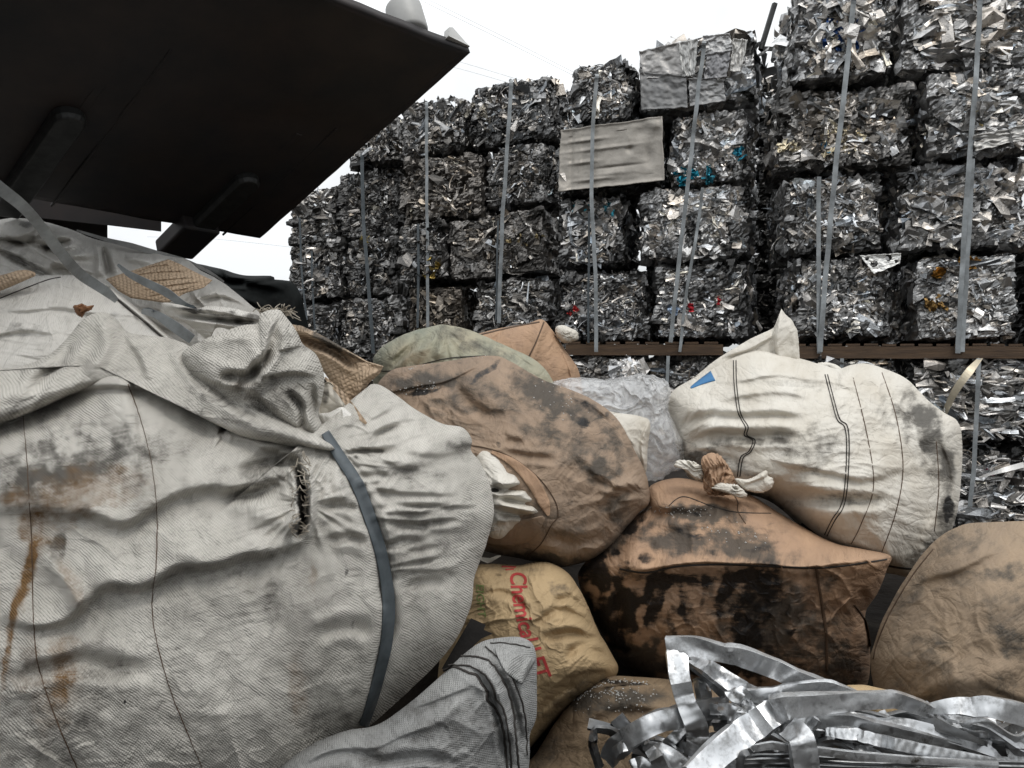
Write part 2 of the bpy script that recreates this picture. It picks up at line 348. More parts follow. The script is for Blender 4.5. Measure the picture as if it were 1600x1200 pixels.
BAGS = {}
def bag(name, outline, c, Z, T, mat, Tb=None, tilt=(0, 0), p=2.4, q=2.0, nt=360, nr=120, folds=(), stains=(), wr=(), rad=(),
        amp=0.006, seed=1, label=None, cat=None, parent=None, sharp=False, hem=0.004, group=None, lump=1.0, edge=1.0, zfun=None, wrk=0.6, crs=0.006):
    """closed sack: outline and centre in photo pixels at its real distance Z, real depth T towards us and Tb away"""
    Tb = T*0.7 if Tb is None else Tb
    th = np.linspace(0, 2*np.pi, nt, endpoint=False)
    Rr = polar(outline, c, th, sharp)
    s = np.concatenate([np.linspace(0.004, 0.5, int(nr*0.42), endpoint=False), np.linspace(0.5, 1, nr-int(nr*0.42))])
    rho = np.sin(s*np.pi/2)
    nb = max(8, nr//5); rhob = np.sin(np.linspace(1, 0.02, nb+1)[1:]*np.pi/2)
    RHO = np.concatenate([rho, rhob])[:, None]; front = np.concatenate([np.ones(len(rho)), -np.ones(nb)])[:, None]
    rn = 1+hem*(fbm(np.cos(th)*6+seed, np.sin(th)*6, seed, 4))
    X = c[0]+np.cos(th)*Rr*rn*RHO; Y = c[1]+np.sin(th)*Rr*rn*RHO
    h = np.maximum(0, 1-RHO**p)**(1/q)
    Zb = Z+(X-c[0])*tilt[0]+(Y-c[1])*tilt[1]
    if zfun is not None: Zb = Zb+zfun(X, Y)
    D = np.zeros(X.shape)
    sc_ = Z/1200
    D += lump*amp*3.0*fbm(X*sc_*3.2, Y*sc_*3.2, seed+1, 3)+lump*amp*0.9*(0.5-np.abs(fbm(X*sc_*9, Y*sc_*9, seed+2, 3)))
    for (ang, ls, ws, a) in wr: D += a*wrk*(wrinkle(X, Y, ang, ls, ws, seed+int(ls))-0.3)*np.clip(0.35+1.3*fbm(X/(ls*1.6)+9, Y/(ls*1.6), seed+77, 2), 0.05, 1.3)
    for (cx, cy, nn, r0, r1, a) in rad:
        dx, dy = X-cx, Y-cy; rr = np.hypot(dx, dy)+1e-6; an = np.arctan2(dy, dx)
        D += a*(gn(np.cos(an)*nn*0.25+fbm(X/60, Y/60, seed, 2)*0.5, np.sin(an)*nn*0.25+3, seed+31))*1.1*np.exp(-(np.abs(rr-r0)/r1)**1.5)*np.clip(rr/(r0*0.8), 0, 1)
    q1 = np.clip(1-np.abs(fbm(X*sc_*7+seed, Y*sc_*7, seed+61, 2))*3.2, 0, 1)**3; q2 = np.clip(1-np.abs(fbm(X*sc_*17, Y*sc_*17+seed, seed+67, 2))*3.0, 0, 1)**3
    D += crs*(q1+0.45*q2)*np.clip(0.4+1.4*fbm(X*sc_*2.2, Y*sc_*2.2, seed+71, 2), 0, 1.4)
    D += fold_field(X, Y, folds, seed)
    fade = np.clip((1-RHO)*14, 0.12, 1)*edge + (1-edge)
    Zf = Zb-T*h-D*np.where(front > 0, fade, 0.0)
    Zk = Zb+Tb*h
    ZZ = np.where(front > 0, Zf, Zk)
    V = P(X, Y, ZZ).reshape(-1, 3)
    F = gridF(nt, len(RHO), True)
    # caps
    ci = len(V); V = np.concatenate([V, V[:nt].mean(0)[None], V[-nt:].mean(0)[None]])
    j = np.arange(nt); k = (j+1) % nt; base = (len(RHO)-1)*nt
    F4 = F[:, ::-1]
    tri1 = np.stack([j, k, np.full(nt, ci)], -1); tri2 = np.stack([k+base, j+base, np.full(nt, ci+1)], -1)
    uv = np.stack([(X-800)*Zb/1200+D*0.3, -(Y-620)*Zb/1200+D*0.3], -1).reshape(-1, 2); uv = np.concatenate([uv, uv[:1], uv[:1]])
    C = stain_field(X, Y, stains, seed).reshape(-1, 3); C = np.concatenate([C, C[:1], C[:1]])
    # mix quads and tris: degenerate-free list through loops
    faces = [F4, tri1, tri2]
    loc = None if parent is not None else np.array([V[:, 0].mean(), V[:, 1].mean(), V[:, 2].min()])
    L = loc if loc is not None else np.array(parent['_loc'])
    me = bpy.data.meshes.new(name); W = V-L
    me.vertices.add(len(W)); me.vertices.foreach_set('co', W.ravel())
    lv = np.concatenate([f.ravel() for f in faces]).astype(np.int32)
    ls_ = np.concatenate([np.arange(len(F4))*4, len(F4)*4+np.arange(2*nt)*3]).astype(np.int32)
    me.loops.add(len(lv)); me.loops.foreach_set('vertex_index', lv)
    me.polygons.add(len(ls_)); me.polygons.foreach_set('loop_start', ls_)
    me.update(calc_edges=True)
    me.polygons.foreach_set('use_smooth', np.ones(len(me.polygons), bool))
    a = me.color_attributes.new('st', 'FLOAT_COLOR', 'POINT'); cc_ = np.ones((len(V), 4)); cc_[:, :3] = C; a.data.foreach_set('color', cc_.ravel())
    ul = me.uv_layers.new(name='UVMap'); ul.data.foreach_set('uv', uv[lv].ravel())
    me.materials.append(mat); me.update()
    o = bpy.data.objects.new(name, me); COL.objects.link(o)
    if parent is not None: o.parent = parent
    else: o.location = L; o['_loc'] = L.tolist()
    BAGS[o.name] = (V, F4)
    o['_bvh'] = len(TREES)
    step = 1
    TREES.append(BVHTree.FromPolygons([tuple(v) for v in V.tolist()], F4.tolist()))
    tag(o, label, cat, group)
    return o
TREES = []
def hitZ(objs, x, y, default=None):
    best = None
    d = Pv(x, y, 1.0)-Vector((0, 0, E)); dn = d.normalized()
    for o in objs:
        h = TREES[o['_bvh']].ray_cast(Vector((0, 0, E)), dn)
        if h[0] is not None and (best is None or h[0].y < best): best = h[0].y
    return best if best is not None else default
def ribbon_on(name, objs, pts, wpx, mat, off=0.003, parent=None, label=None, cat=None, smoothz=0, n=10, solid=0.0012, zd=None, wob=0, grp=None, across=3):
    q = spline(pts, n) if len(pts) > 2 else np.linspace(pts[0], pts[1], n)
    if wob: q = q+np.stack([gn(q[:, 1]/9, q[:, 0]/9, 4), gn(q[:, 1]/9, q[:, 0]/9, 8)], -1)*wob
    t = np.gradient(q, axis=0); t /= np.hypot(t[:, 0], t[:, 1])[:, None]+1e-9; nn = np.stack([-t[:, 1], t[:, 0]], -1)
    rows = []; wp = np.broadcast_to(np.asarray(wpx, float), (len(q),)) if np.ndim(wpx) == 0 else np.interp(np.linspace(0, 1, len(q)), np.linspace(0, 1, len(wpx)), wpx)
    for s in np.linspace(-0.5, 0.5, across):
        e = q+nn*(s*wp)[:, None]
        z = []; last = zd
        for (x, y) in e:
            h = hitZ(objs, x, y, None)
            if h is None: h = last
            z.append(h); last = h
        f = next((v for v in z if v is not None), 2.0); z = np.array([f if v is None else v for v in z])
        if smoothz:
            k = np.ones(2*smoothz+1)/(2*smoothz+1); zp = np.pad(z, smoothz, mode='edge'); z = np.minimum(np.convolve(zp, k, 'valid'), z+0.002)
        rows.append(P(e[:, 0], e[:, 1], z-off))
    V = np.stack(rows, 1).reshape(-1, 3); F = gridF(across, len(q))
    o = mk(name, V, F, mat, parent=parent, smooth=True, solid=solid, uv=V[:, [0, 2]])
    return tag(o, label, cat, grp)
def ribbon3(name, pts3, wpx, mat, parent=None, label=None, cat=None, n=10, solid=0.0012, grp=None, roll=0.0):
    """free ribbon: points (x, y, Z)"""
    q = spline(pts3, n) if len(pts3) > 2 else np.linspace(pts3[0], pts3[1], n)
    t = np.gradient(q[:, :2], axis=0); t /= np.hypot(t[:, 0], t[:, 1])[:, None]+1e-9; nn = np.stack([-t[:, 1], t[:, 0]], -1)
    w = np.interp(np.linspace(0, 1, len(q)), np.linspace(0, 1, len(wpx)), wpx) if np.ndim(wpx) else np.full(len(q), wpx)
    rows = [P(q[:, 0]+nn[:, 0]*s*w, q[:, 1]+nn[:, 1]*s*w, q[:, 2]+roll*s) for s in (-0.5, 0, 0.5)]
    V = np.stack(rows, 1).reshape(-1, 3)
    return tag(mk(name, V, gridF(3, len(q)), mat, parent=parent, smooth=False, solid=solid, uv=V[:, [0, 2]]), label, cat, grp)
def tubes(name, paths, r, mat, parent=None, label=None, cat=None, kind=None, nseg=5):
    Vs, Fs, off = [], [], 0
    for q in paths:
        q = np.array(q, float); t = np.gradient(q, axis=0); t /= np.linalg.norm(t, axis=1)[:, None]+1e-9
        a = np.cross(t, (0.3, 1, 0.2)); a /= np.linalg.norm(a, axis=1)[:, None]+1e-9; b_ = np.cross(t, a)
        an = np.linspace(0, 2*np.pi, nseg, endpoint=False)
        V = q[:, None]+r*(a[:, None]*np.cos(an)[None, :, None]+b_[:, None]*np.sin(an)[None, :, None])
        Vs.append(V.reshape(-1, 3)); Fs.append(gridF(nseg, len(q), True)+off); off += len(q)*nseg
    o = mk(name, np.concatenate(Vs), np.concatenate(Fs), mat, parent=parent, smooth=True)
    return tag(o, label, cat, None, kind)
# ------------------------------------------------------------ bales of crushed metal
def strips(rng, c, t, nrm, L, W, segs=4, bend=0.5, tw=0.25, curl=0.0):
    """n bent strips: centres c, directions t, normals nrm"""
    n = len(c); b = np.cross(nrm, t)
    ang = np.cumsum(rng.normal(0, bend, (n, segs))*(rng.random((n, segs)) < 0.6), 1); ang -= ang.mean(1, keepdims=True)
    twa = np.cumsum(rng.normal(0, tw, (n, segs+1)), 1)
    pos = np.zeros((n, segs+1, 3)); step = (L/segs)[:, None]
    cu = rng.normal(0, curl, n) if curl else np.zeros(n)
    for k in range(segs):
        ca_ = (cu*(k-segs/2))[:, None]
        tt_ = t*np.cos(ca_)+b*np.sin(ca_)
        d = tt_*np.cos(ang[:, k])[:, None]+nrm*np.sin(ang[:, k])[:, None]+b*(rng.normal(0, 0.15*(not curl), n))[:, None]
        pos[:, k+1] = pos[:, k]+d*step
    pos += (c-pos.mean(1))[:, None]
    if curl:
        cs = (cu[:, None]*(np.arange(segs+1)-segs/2))[..., None]; b = (b[:, None]*np.cos(cs)-t[:, None]*np.sin(cs))
    else: b = b[:, None]
    wv = b*np.cos(twa)[..., None]+nrm[:, None]*np.sin(twa)[..., None]
    crease = (rng.normal(0, 0.22, (n, segs+1))*W[:, None])[..., None]*nrm[:, None]
    ww = W[:, None, None]*(1+rng.normal(0, 0.15, (n, segs+1)))[..., None]
    V = np.stack([pos-wv*ww*0.5, pos+crease+wv*ww*rng.uniform(-0.2, 0.2, (n, 1, 1)), pos+wv*ww*0.5], 2).reshape(-1, 3)
    f = gridF(3, segs+1); F = (f[None]+(np.arange(n)*(segs+1)*3)[:, None, None]).reshape(-1, 4)
    return V, F, (segs+1)*3
def bale_geo(w, h, d, seed, tone=0.4, spread=0.5, fl=260, Lm=0.07, Wm=0.017, horiz=0.5, body=0.25, tint=0.05, accents=(), smooth_body=0.0, round_=0.020, warm=0.0, side=1.0):
    fl = int(fl*1.15); body = body*1.0
    rng = np.random.default_rng(seed)
    Vs, Fs, Cs = [], [], []; off = 0
    cell = 0.0085
    faces = [(np.array([1, 0, 0.]), np.array([0, 0, 1.]), np.array([0, -1, 0.]), w, h, d/2),
             (np.array([0, 1, 0.]), np.array([0, 0, 1.]), np.array([1, 0, 0.]), d, h, w/2),
             (np.array([0, -1, 0.]), np.array([0, 0, 1.]), np.array([-1, 0, 0.]), d, h, w/2),
             (np.array([1, 0, 0.]), np.array([0, 1, 0.]), np.array([0, 0, 1.]), w, d, h/2),
             (np.array([1, 0, 0.]), np.array([0, -1, 0.]), np.array([0, 0, -1.]), w, d, h/2),
             (np.array([-1, 0, 0.]), np.array([0, 0, 1.]), np.array([0, 1, 0.]), w, h, d/2)]
    S1 = rng.uniform(-0.5, 0.5, (170, 3))*(w, d, h); o1 = rng.normal(0, 0.006, 170); g1 = rng.normal(0, 0.15, (170, 3))
    S2 = rng.uniform(-0.5, 0.5, (900, 3))*(w, d, h); o2 = rng.normal(0, 0.004, 900); g2 = rng.normal(0, 0.35, (900, 3))
    keep1 = np.abs(S1/(w, d, h)).max(1) > 0.25; S1, o1, g1 = S1[keep1], o1[keep1], g1[keep1]
    keep2 = np.abs(S2/(w, d, h)).max(1) > 0.36; S2, o2, g2 = S2[keep2], o2[keep2], g2[keep2]
    tones2 = np.clip(rng.normal(body, body*0.5, len(S2)), 0.03, 0.8)  # body darker than the strips, painting in the shade of voids between them
    hs = np.array([w, d, h])/2
    for fi, (a, b_, nr, la, lb, dist) in enumerate(faces):
        cl = cell if fi in (0,) else cell*2.2
        na, nb = max(4, int(la/cl)), max(4, int(lb/cl))
        A, B = np.meshgrid(np.linspace(-la/2, la/2, na), np.linspace(-lb/2, lb/2, nb))
        p = (A[..., None]*a+B[..., None]*b_+nr*dist).reshape(-1, 3)
        q = np.clip(p, -hs+round_, hs-round_); v = p-q; l = np.linalg.norm(v, axis=1)[:, None]; p = q+v/np.maximum(l, 1e-9)*np.minimum(l, round_*1.15)
        i1 = ((p[:, None]-S1[None])**2).sum(2).argmin(1); i2 = ((p[:, None]-S2[None])**2).sum(2).argmin(1)
        fu, fv = (p*a).sum(1)+fi*3.1, (p*b_).sum(1)
        wx_ = 0.03*fbm(fu*9+seed, fv*9, seed+1, 2); wy_ = 0.03*fbm(fu*9+seed, fv*9+7, seed+2, 2)
        rdg = 1-np.abs(gn((fu+wx_)*22, (fv+wy_)*30, seed+3))*2.4; rdg2 = 1-np.abs(gn((fu+wy_)*52, (fv+wx_)*60, seed+4))*2.4
        dsp = (o1[i1]*1.2+((p-S1[i1])*g1[i1]).sum(1))*(1-smooth_body)+(o2[i2]*0.7+((p-S2[i2])*g2[i2]).sum(1)*0.7)*(1-smooth_body*0.6)
        dsp += (0.006*rdg+0.004*rdg2)*(1-smooth_body*0.75)-0.008
        dsp += 0.012*fbm(p[:, 0]*5+p[:, 1]*3+seed, p[:, 2]*5+p[:, 1]*2, seed, 2)
        outw = v/np.maximum(l, 1e-9)
        p = p+np.where(l > 1e-6, outw, nr)*np.clip(dsp, -0.035, 0.03)[:, None]
        Vs.append(p); Fs.append(gridF(na, nb)+off); off += len(p)
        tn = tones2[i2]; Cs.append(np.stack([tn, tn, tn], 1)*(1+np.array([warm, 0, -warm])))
        # strips bristling out of this face
        k = int(fl*(la*lb)/(w*h)*(1.0 if fi == 0 else 0.45 if fi in (1, 3) else 0.3))
        if fi >= 4: k = k//4
        for (kk, Lf, Wf, tf, cl_) in ((int(k*0.10), 2.0, 2.6, 0.85, 0), (int(k*0.34), 1.5, 1.2, 0.95, 0), (int(k*0.30), 0.7, 0.8, 1.0, 0), (int(k*0.20), 2.0, 0.42, 1.15, .42), (int(k*0.10), 1.6, .7, 1.15, .25)):
            if kk < 1: continue
            ang = np.where(rng.random(kk) < horiz, rng.normal(0, 0.35, kk), rng.uniform(-1.57, 1.57, kk))
            L = np.clip(rng.lognormal(math.log(Lm*Lf), 0.4, kk), 0.015, min(la, lb)*0.8)
            ca = rng.uniform(-1, 1, kk)*np.maximum(la/2-0.02-L*0.42*np.abs(np.cos(ang)), la*.1); cb = rng.uniform(-1, 1, kk)*np.maximum(lb/2-0.015-L*0.42*np.abs(np.sin(ang)), lb*.1)
            t = a*np.cos(ang)[:, None]+b_*np.sin(ang)[:, None]
            tl = rng.normal(0, 0.24, (kk, 2)); nn = nr+a*tl[:, :1]+b_*tl[:, 1:]; nn /= np.linalg.norm(nn, axis=1)[:, None]
            t = t-nn*(t*nn).sum(1)[:, None]; t /= np.linalg.norm(t, axis=1)[:, None]
            W = np.clip(rng.lognormal(math.log(Wm*Wf), 0.4, kk), 0.004, 0.09)
            cc = ca[:, None]*a+cb[:, None]*b_+nr*(dist-0.006+rng.uniform(-0.012, 0.005, kk))[:, None]
            er = np.maximum(np.abs(ca)/(la/2), np.abs(cb)/(lb/2)); cc -= nr*(np.clip(er-0.80, 0, 1)*0.16)[:, None]
            V, F, per = strips(rng, cc, t, nn, L, W, segs=8 if cl_ else 5, bend=.25 if cl_ else .5, tw=.2, curl=cl_)
            Vs.append(V); Fs.append(F+off); off += len(V)
            tn = np.clip(tone*1.18*tf*np.exp(rng.normal(0, spread, kk)), 0.03, 0.9)
            hue = rng.normal(0, tint, kk)+warm+0.02
            c = np.stack([tn*(1+hue), tn, tn*(1-hue*1.1)], 1)
            Cs.append(np.repeat(c, per, 0))
    for (col, x, z, n_, sp) in accents:        # coloured scraps showing in the front face: x, z in -0.5..0.5
        ca = (x+rng.normal(0, sp, n_))*w; cb = (z+rng.normal(0, sp, n_))*h
        ang = rng.uniform(-1.57, 1.57, n_); t = np.stack([np.cos(ang), 0*ang, np.sin(ang)], 1)
        nn = np.stack([rng.normal(0, .3, n_), -np.ones(n_), rng.normal(0, .3, n_)], 1); nn /= np.linalg.norm(nn, axis=1)[:, None]
        t -= nn*(t*nn).sum(1)[:, None]; t /= np.linalg.norm(t, axis=1)[:, None]
        cc = np.stack([ca, np.full(n_, -d/2-0.012), cb], 1)
        V, F, per = strips(rng, cc, t, nn, rng.uniform(0.02, 0.06, n_), rng.uniform(0.012, 0.03, n_))
        Vs.append(V); Fs.append(F+off); off += len(V)
        Cs.append(np.repeat(np.array(col)[None]*rng.uniform(0.7, 1.3, (n_, 1)), per, 0))
    return np.concatenate(Vs), np.concatenate(Fs), np.clip(np.concatenate(Cs), 0.01, 0.95)
ZF = {}
BALES = []
def bale(x0, y0, x1, y1, zl, zr, label, group, depth=0.5, seed=None, **k):
    seed = len(BALES)+11 if seed is None else seed
    xl, xr = P(x0, 0, zl), P(x1, 0, zr); e = (xr-xl)[:2]; w = float(np.hypot(*e)); ang = math.atan2(e[1], e[0])
    zm = (zl+zr)/2; h = (y1-y0)/1200*zm; zb = E+(620-y1)/1200*zm
    n = np.array([-math.sin(ang), math.cos(ang)])
    mid = (xl[:2]+xr[:2])/2+n*(depth/2+(seed*37 % 11-5)*0.006)
    V, F, C = bale_geo(w-0.042, h-0.034, depth, seed, **k)
    rng = np.random.default_rng(seed+500)
    me_loc = (mid[0], mid[1], zb)
    V = V+np.array([0, 0, h/2])
    o = mk('metal_bale', V, F, M['bale'], loc=(0, 0, 0), col=C)
    o.location = me_loc; o.rotation_euler = (rng.normal(0, 0.02), rng.normal(0, 0.018), ang+rng.normal(0, 0.035)); o['_loc'] = [0, 0, 0]
    tag(o, label, 'bale', group); BALES.append(o); o['_wh'] = [w, h, depth]
    return o
GC, GB, GA, GD = 'metal bales of the far left stack', 'metal bales of the middle stack', 'metal bales of the stack right of centre', 'metal bales of the right hand stack'
dk = dict(tone=0.28, body=0.17, fl=460, Lm=0.062, Wm=0.014, spread=0.75, warm=0.02)  # grimy tone; left bales also carry some bucket shade as colour
# far left stack, zl/zr are distances at the left and right edge
def zc(x): return 5.55-(x-450)*0.0022
def zb_(x): return 4.95-(x-622)*0.0016
def za(x): return 4.30-(x-865)*0.0012
def zd(x): return 3.66-(x-1222)*0.0004
def B(x0, y0, x1, y1, zf, label, group, **k): return bale(x0, y0, x1, y1, zf(x0), zf(x1), label, group, **k)
B(545, 178, 620, 262, zc, 'dark crushed bale in the top row, just right of the loader bucket edge', GC, **dk)
B(450, 292, 530, 382, zc, 'dark bale with pale scraps at the leftmost edge, just below the bucket', GC, **{**dk, 'tone': 0.26})
B(524, 262, 622, 372, zc, 'black glossy bale second from the left, below the bucket edge', GC, **{**dk, 'tone': 0.12})
B(453, 376, 538, 472, zc, 'dark bale at the leftmost edge, third row down of the stack', GC, **dk)
B(538, 368, 624, 464, zc, 'black bale with a yellowish scrap on top, third row, far left stack', GC, accents=[((.5, .4, .15), .0, .42, 4, .08)], **{**dk, 'tone': 0.15})
B(457, 472, 530, 575, zc, 'dark bale half hidden by frayed sacking at the lower left of the wall', GC, **dk)
B(528, 464, 630, 580, zc, 'dark bale of finely crumpled foil at the foot of the far left stack', GC, **{**dk, 'tone': 0.2, 'Lm': 0.04})
B(622, 150, 728, 242, zb_, 'grey bale with a bright crown, top row left in the middle stack', GB, **{**dk, 'tone': 0.27, 'round_': 0.07, 'horiz': 0.15})
B(728, 120, 868, 225, zb_, 'grey bale of long flat strips topping the middle stack on its right', GB, tone=0.33, body=0.12, fl=300, Lm=0.08, Wm=0.02, horiz=0.8, round_=0.05, accents=[((.28, .26, .22), -.3, .0, 18, .12)])
B(624, 240, 757, 345, zb_, 'dark brownish bale, second row left in the middle stack', GB, **{**dk, 'warm': 0.06+0.02, 'tone': 0.18})
B(757, 222, 862, 322, zb_, 'dark bale with a flat dull sheet on its face, second row middle stack', GB, smooth_body=0.3, **{**dk, 'tone': 0.23})
B(624, 345, 704, 442, zb_, 'small dark bale with golden scraps, third row left in middle stack', GB, accents=[((.45, .33, .1), .3, -.3, 7, .1)], **{**dk, 'tone': 0.16})
B(700, 330, 862, 436, zb_, 'wide dark bale with a big dull bulging sheet, third row middle stack', GB, smooth_body=0.55, accents=[((.5, .4, .22), .35, -.0, 5, .08)], **{**dk, 'warm': 0.06, 'tone': 0.17, 'fl': 200})
B(630, 442, 722, 550, zb_, 'brown dented bale at the bottom left of the middle stack', GB, smooth_body=0.6, **{**dk, 'warm': 0.14, 'tone': 0.15, 'fl': 130, 'body': 0.1})
B(738, 436, 864, 548, zb_, 'dark bale with a yellow scrap at the bottom right of the middle stack', GB, accents=[((.55, .42, .08), .1, -.35, 4, .05)], **{**dk, 'tone': 0.22})
B(886, 95, 992, 197, za, 'bright grey bale with a curled strip loop, above the flat panel bale', GA, tone=0.42, body=0.14, fl=330, Lm=0.07, Wm=0.017, round_=0.05)
B(990, 52, 1186, 170, za, 'big pale bale wrapped in wide folded sheets, topmost right of centre', GA, tone=0.46, body=0.42, fl=70, Lm=0.20, Wm=0.055, spread=0.3, smooth_body=0.55, horiz=0.4, round_=0.06)
pb = B(868, 190, 1042, 303, za, 'bale faced with one large dented tan metal panel', GA, tone=0.25, body=0.10, fl=200, smooth_body=0.4, Lm=0.05)
B(1042, 168, 1172, 288, za, 'bale of pale angular offcuts with turquoise scraps at its foot', GA, tone=0.55, body=0.22, fl=360, Lm=0.055, Wm=0.022, horiz=0.2, spread=0.4,
  accents=[((.02, .24, .34), -.25, -.36, 10, .06), ((.02, .24, .34), .05, -.42, 9, .06), ((.03, .26, .38), .40, -.12, 8, .035)])
B(866, 303, 978, 418, za, 'grey bale with turquoise scraps on top, left under the panel bale', GA, tone=0.32, body=0.1, fl=330, Lm=0.07, Wm=0.018, horiz=0.35, accents=[((.03, .2, .26), -.2, .35, 6, .05), ((.03, .2, .26), .3, .35, 6, .05)])
B(990, 290, 1172, 410, za, 'bright silvery bale in the middle of the stack right of centre', GA, tone=0.56, body=0.25, fl=420, Lm=0.06, Wm=0.02, horiz=0.3, spread=0.45)
B(866, 420, 1018, 536, za, 'grey bale with swirling wires and red scrap above the orange pallet board', GA, tone=0.34, body=0.12, fl=520, Lm=0.06, Wm=0.010, accents=[((.4, .03, .03), -.35, -.05, 3, .02)])
B(1018, 410, 1174, 534, za, 'bright bale with two small red scraps on the right of the pallet', GA, tone=0.46, body=0.16, fl=400, Lm=0.06, Wm=0.016, accents=[((.4, .03, .04), -.1, -.08, 2, .015), ((.4, .03, .04), .2, .0, 2, .01), ((.3, .38, .5), -.3, -.1, 6, .03)])
B(868, 549, 1006, 690, za, 'bale under the pallet, left of the loose white scrap', GA, **{**dk, 'tone': 0.28})
B(1006, 549, 1180, 690, za, 'bale under the pallet, behind the white bag', GA, **{**dk, 'tone': 0.42})
# right hand stack
B(1238, -22, 1398, 128, zd, 'top bale with a dark blue sheet, beside the sky gap', GD, tone=0.50, body=0.26, fl=380, Lm=0.07, Wm=0.022, spread=0.45, accents=[((.015, .04, .12), -.02, -.1, 16, .09), ((.015, .04, .12), .05, .1, 8, .05)])
B(1404, -45, 1620, 108, zd, 'top right corner bale of long crumpled silvery sheets', GD, tone=0.52, body=0.30, fl=330, Lm=0.11, Wm=0.026, spread=0.4, horiz=0.8)
B(1214, 130, 1434, 264, zd, 'wide bale with yellowish foam bits in the second row, right stack', GD, tone=0.36, body=0.15, fl=460, Lm=0.065, Wm=0.02, warm=0.03, accents=[((.62, .55, .40), -.02, -.15, 22, .08), ((.62, .55, .40), -.42, -.2, 12, .04), ((.03, .12, .22), -.1, -.28, 4, .03)])
B(1446, 108, 1622, 244, zd, 'pale layered bale in the second row at the right edge', GD, tone=0.5, body=0.28, fl=330, Lm=0.10, Wm=0.024, horiz=0.85, spread=0.4, accents=[((.4, .32, .16), .0, -.05, 10, .06)])
B(1224, 268, 1386, 398, zd, 'grey bale in the third row beside the black gap', GD, tone=0.38, body=0.15, fl=460, Lm=0.06, Wm=0.019)
B(1404, 248, 1622, 392, zd, 'wide silvery bale in the third row at the right edge', GD, tone=0.46, body=0.22, fl=420, Lm=0.08, Wm=0.022, horiz=0.55)
B(1238, 400, 1396, 536, zd, 'bale with perforated plate at the bottom left of the right stack', GD, tone=0.42, body=0.16, fl=520, Lm=0.055, Wm=0.014, horiz=0.4)
B(1428, 394, 1600, 536, zd, 'tight bale with rusty orange flecks at the bottom of the right stack', GD, tone=0.46, body=0.26, fl=520, Lm=0.05, Wm=0.014, horiz=0.7, smooth_body=0.4,
  accents=[((.35, .17, .03), -.28, .3, 8, .02), ((.3, .16, .04), .05, .42, 10, .03), ((.25, .15, .05), -.3, -.1, 10, .06)])
B(1200, 552, 1408, 700, zd, 'low bale behind the top of the white bag, under the right pallet', GD, tone=0.42, body=0.12, fl=360, Lm=0.09, Wm=0.02)
B(1410, 552, 1640, 694, zd, 'low bale of long springy strips at the right edge, under the pallet', GD, tone=0.42, body=0.07, fl=420, Lm=0.16, Wm=0.015, horiz=0.75)
B(1405, 696, 1640, 840, zd, 'lowest bale at the right edge, above the brown sack', GD, tone=0.40, body=0.07, fl=420, Lm=0.13, Wm=0.015, horiz=0.6, accents=[((.35, .03, .1), .15, .2, 2, .02)])
# bales of the row behind, seen in the dark gap between the two stacks
gap_shade = dict(tone=0.06, body=0.03, fl=120, Lm=0.08, Wm=0.016, spread=0.7)  # metal tones lowered to paint the shade of the gap
GR = 'bales in the row behind, down the dark gap'
def zr_(x): return 5.0
B(1188, 108, 1262, 222, zr_, 'shade-darkened bale of the row behind, topmost in the gap', GR, **{**gap_shade, 'tone': 0.3})
B(1180, 222, 1300, 326, zr_, 'shade-darkened bale of the row behind, second from top in the gap', GR, **gap_shade)
B(1180, 326, 1300, 430, zr_, 'shade-darkened bale of the row behind, third from top in the gap', GR, **gap_shade)
B(1180, 430, 1300, 545, zr_, 'shade-darkened bale of the row behind, lowest in the gap above the white bag', GR, **gap_shade)
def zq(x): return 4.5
B(1366, 110, 1470, 240, zq, 'shade-darkened bale of the row behind, second row gap of the right stack', GR, **gap_shade)
B(1366, 240, 1470, 390, zq, 'shade-darkened bale of the row behind, third row gap of the right stack', GR, **gap_shade)
B(1380, 390, 1480, 545, zq, 'shade-darkened bale of the row behind, bottom gap of the right stack', GR, **gap_shade)
B(1150, 545, 1330, 700, zr_, 'shade-darkened bale of the row behind, just under the level of the pallets', GR, **gap_shade)
B(1590, 380, 1740, 560, zq, 'shade-darkened bale of the row behind, at the very right edge above the pallet', GR, **gap_shade)

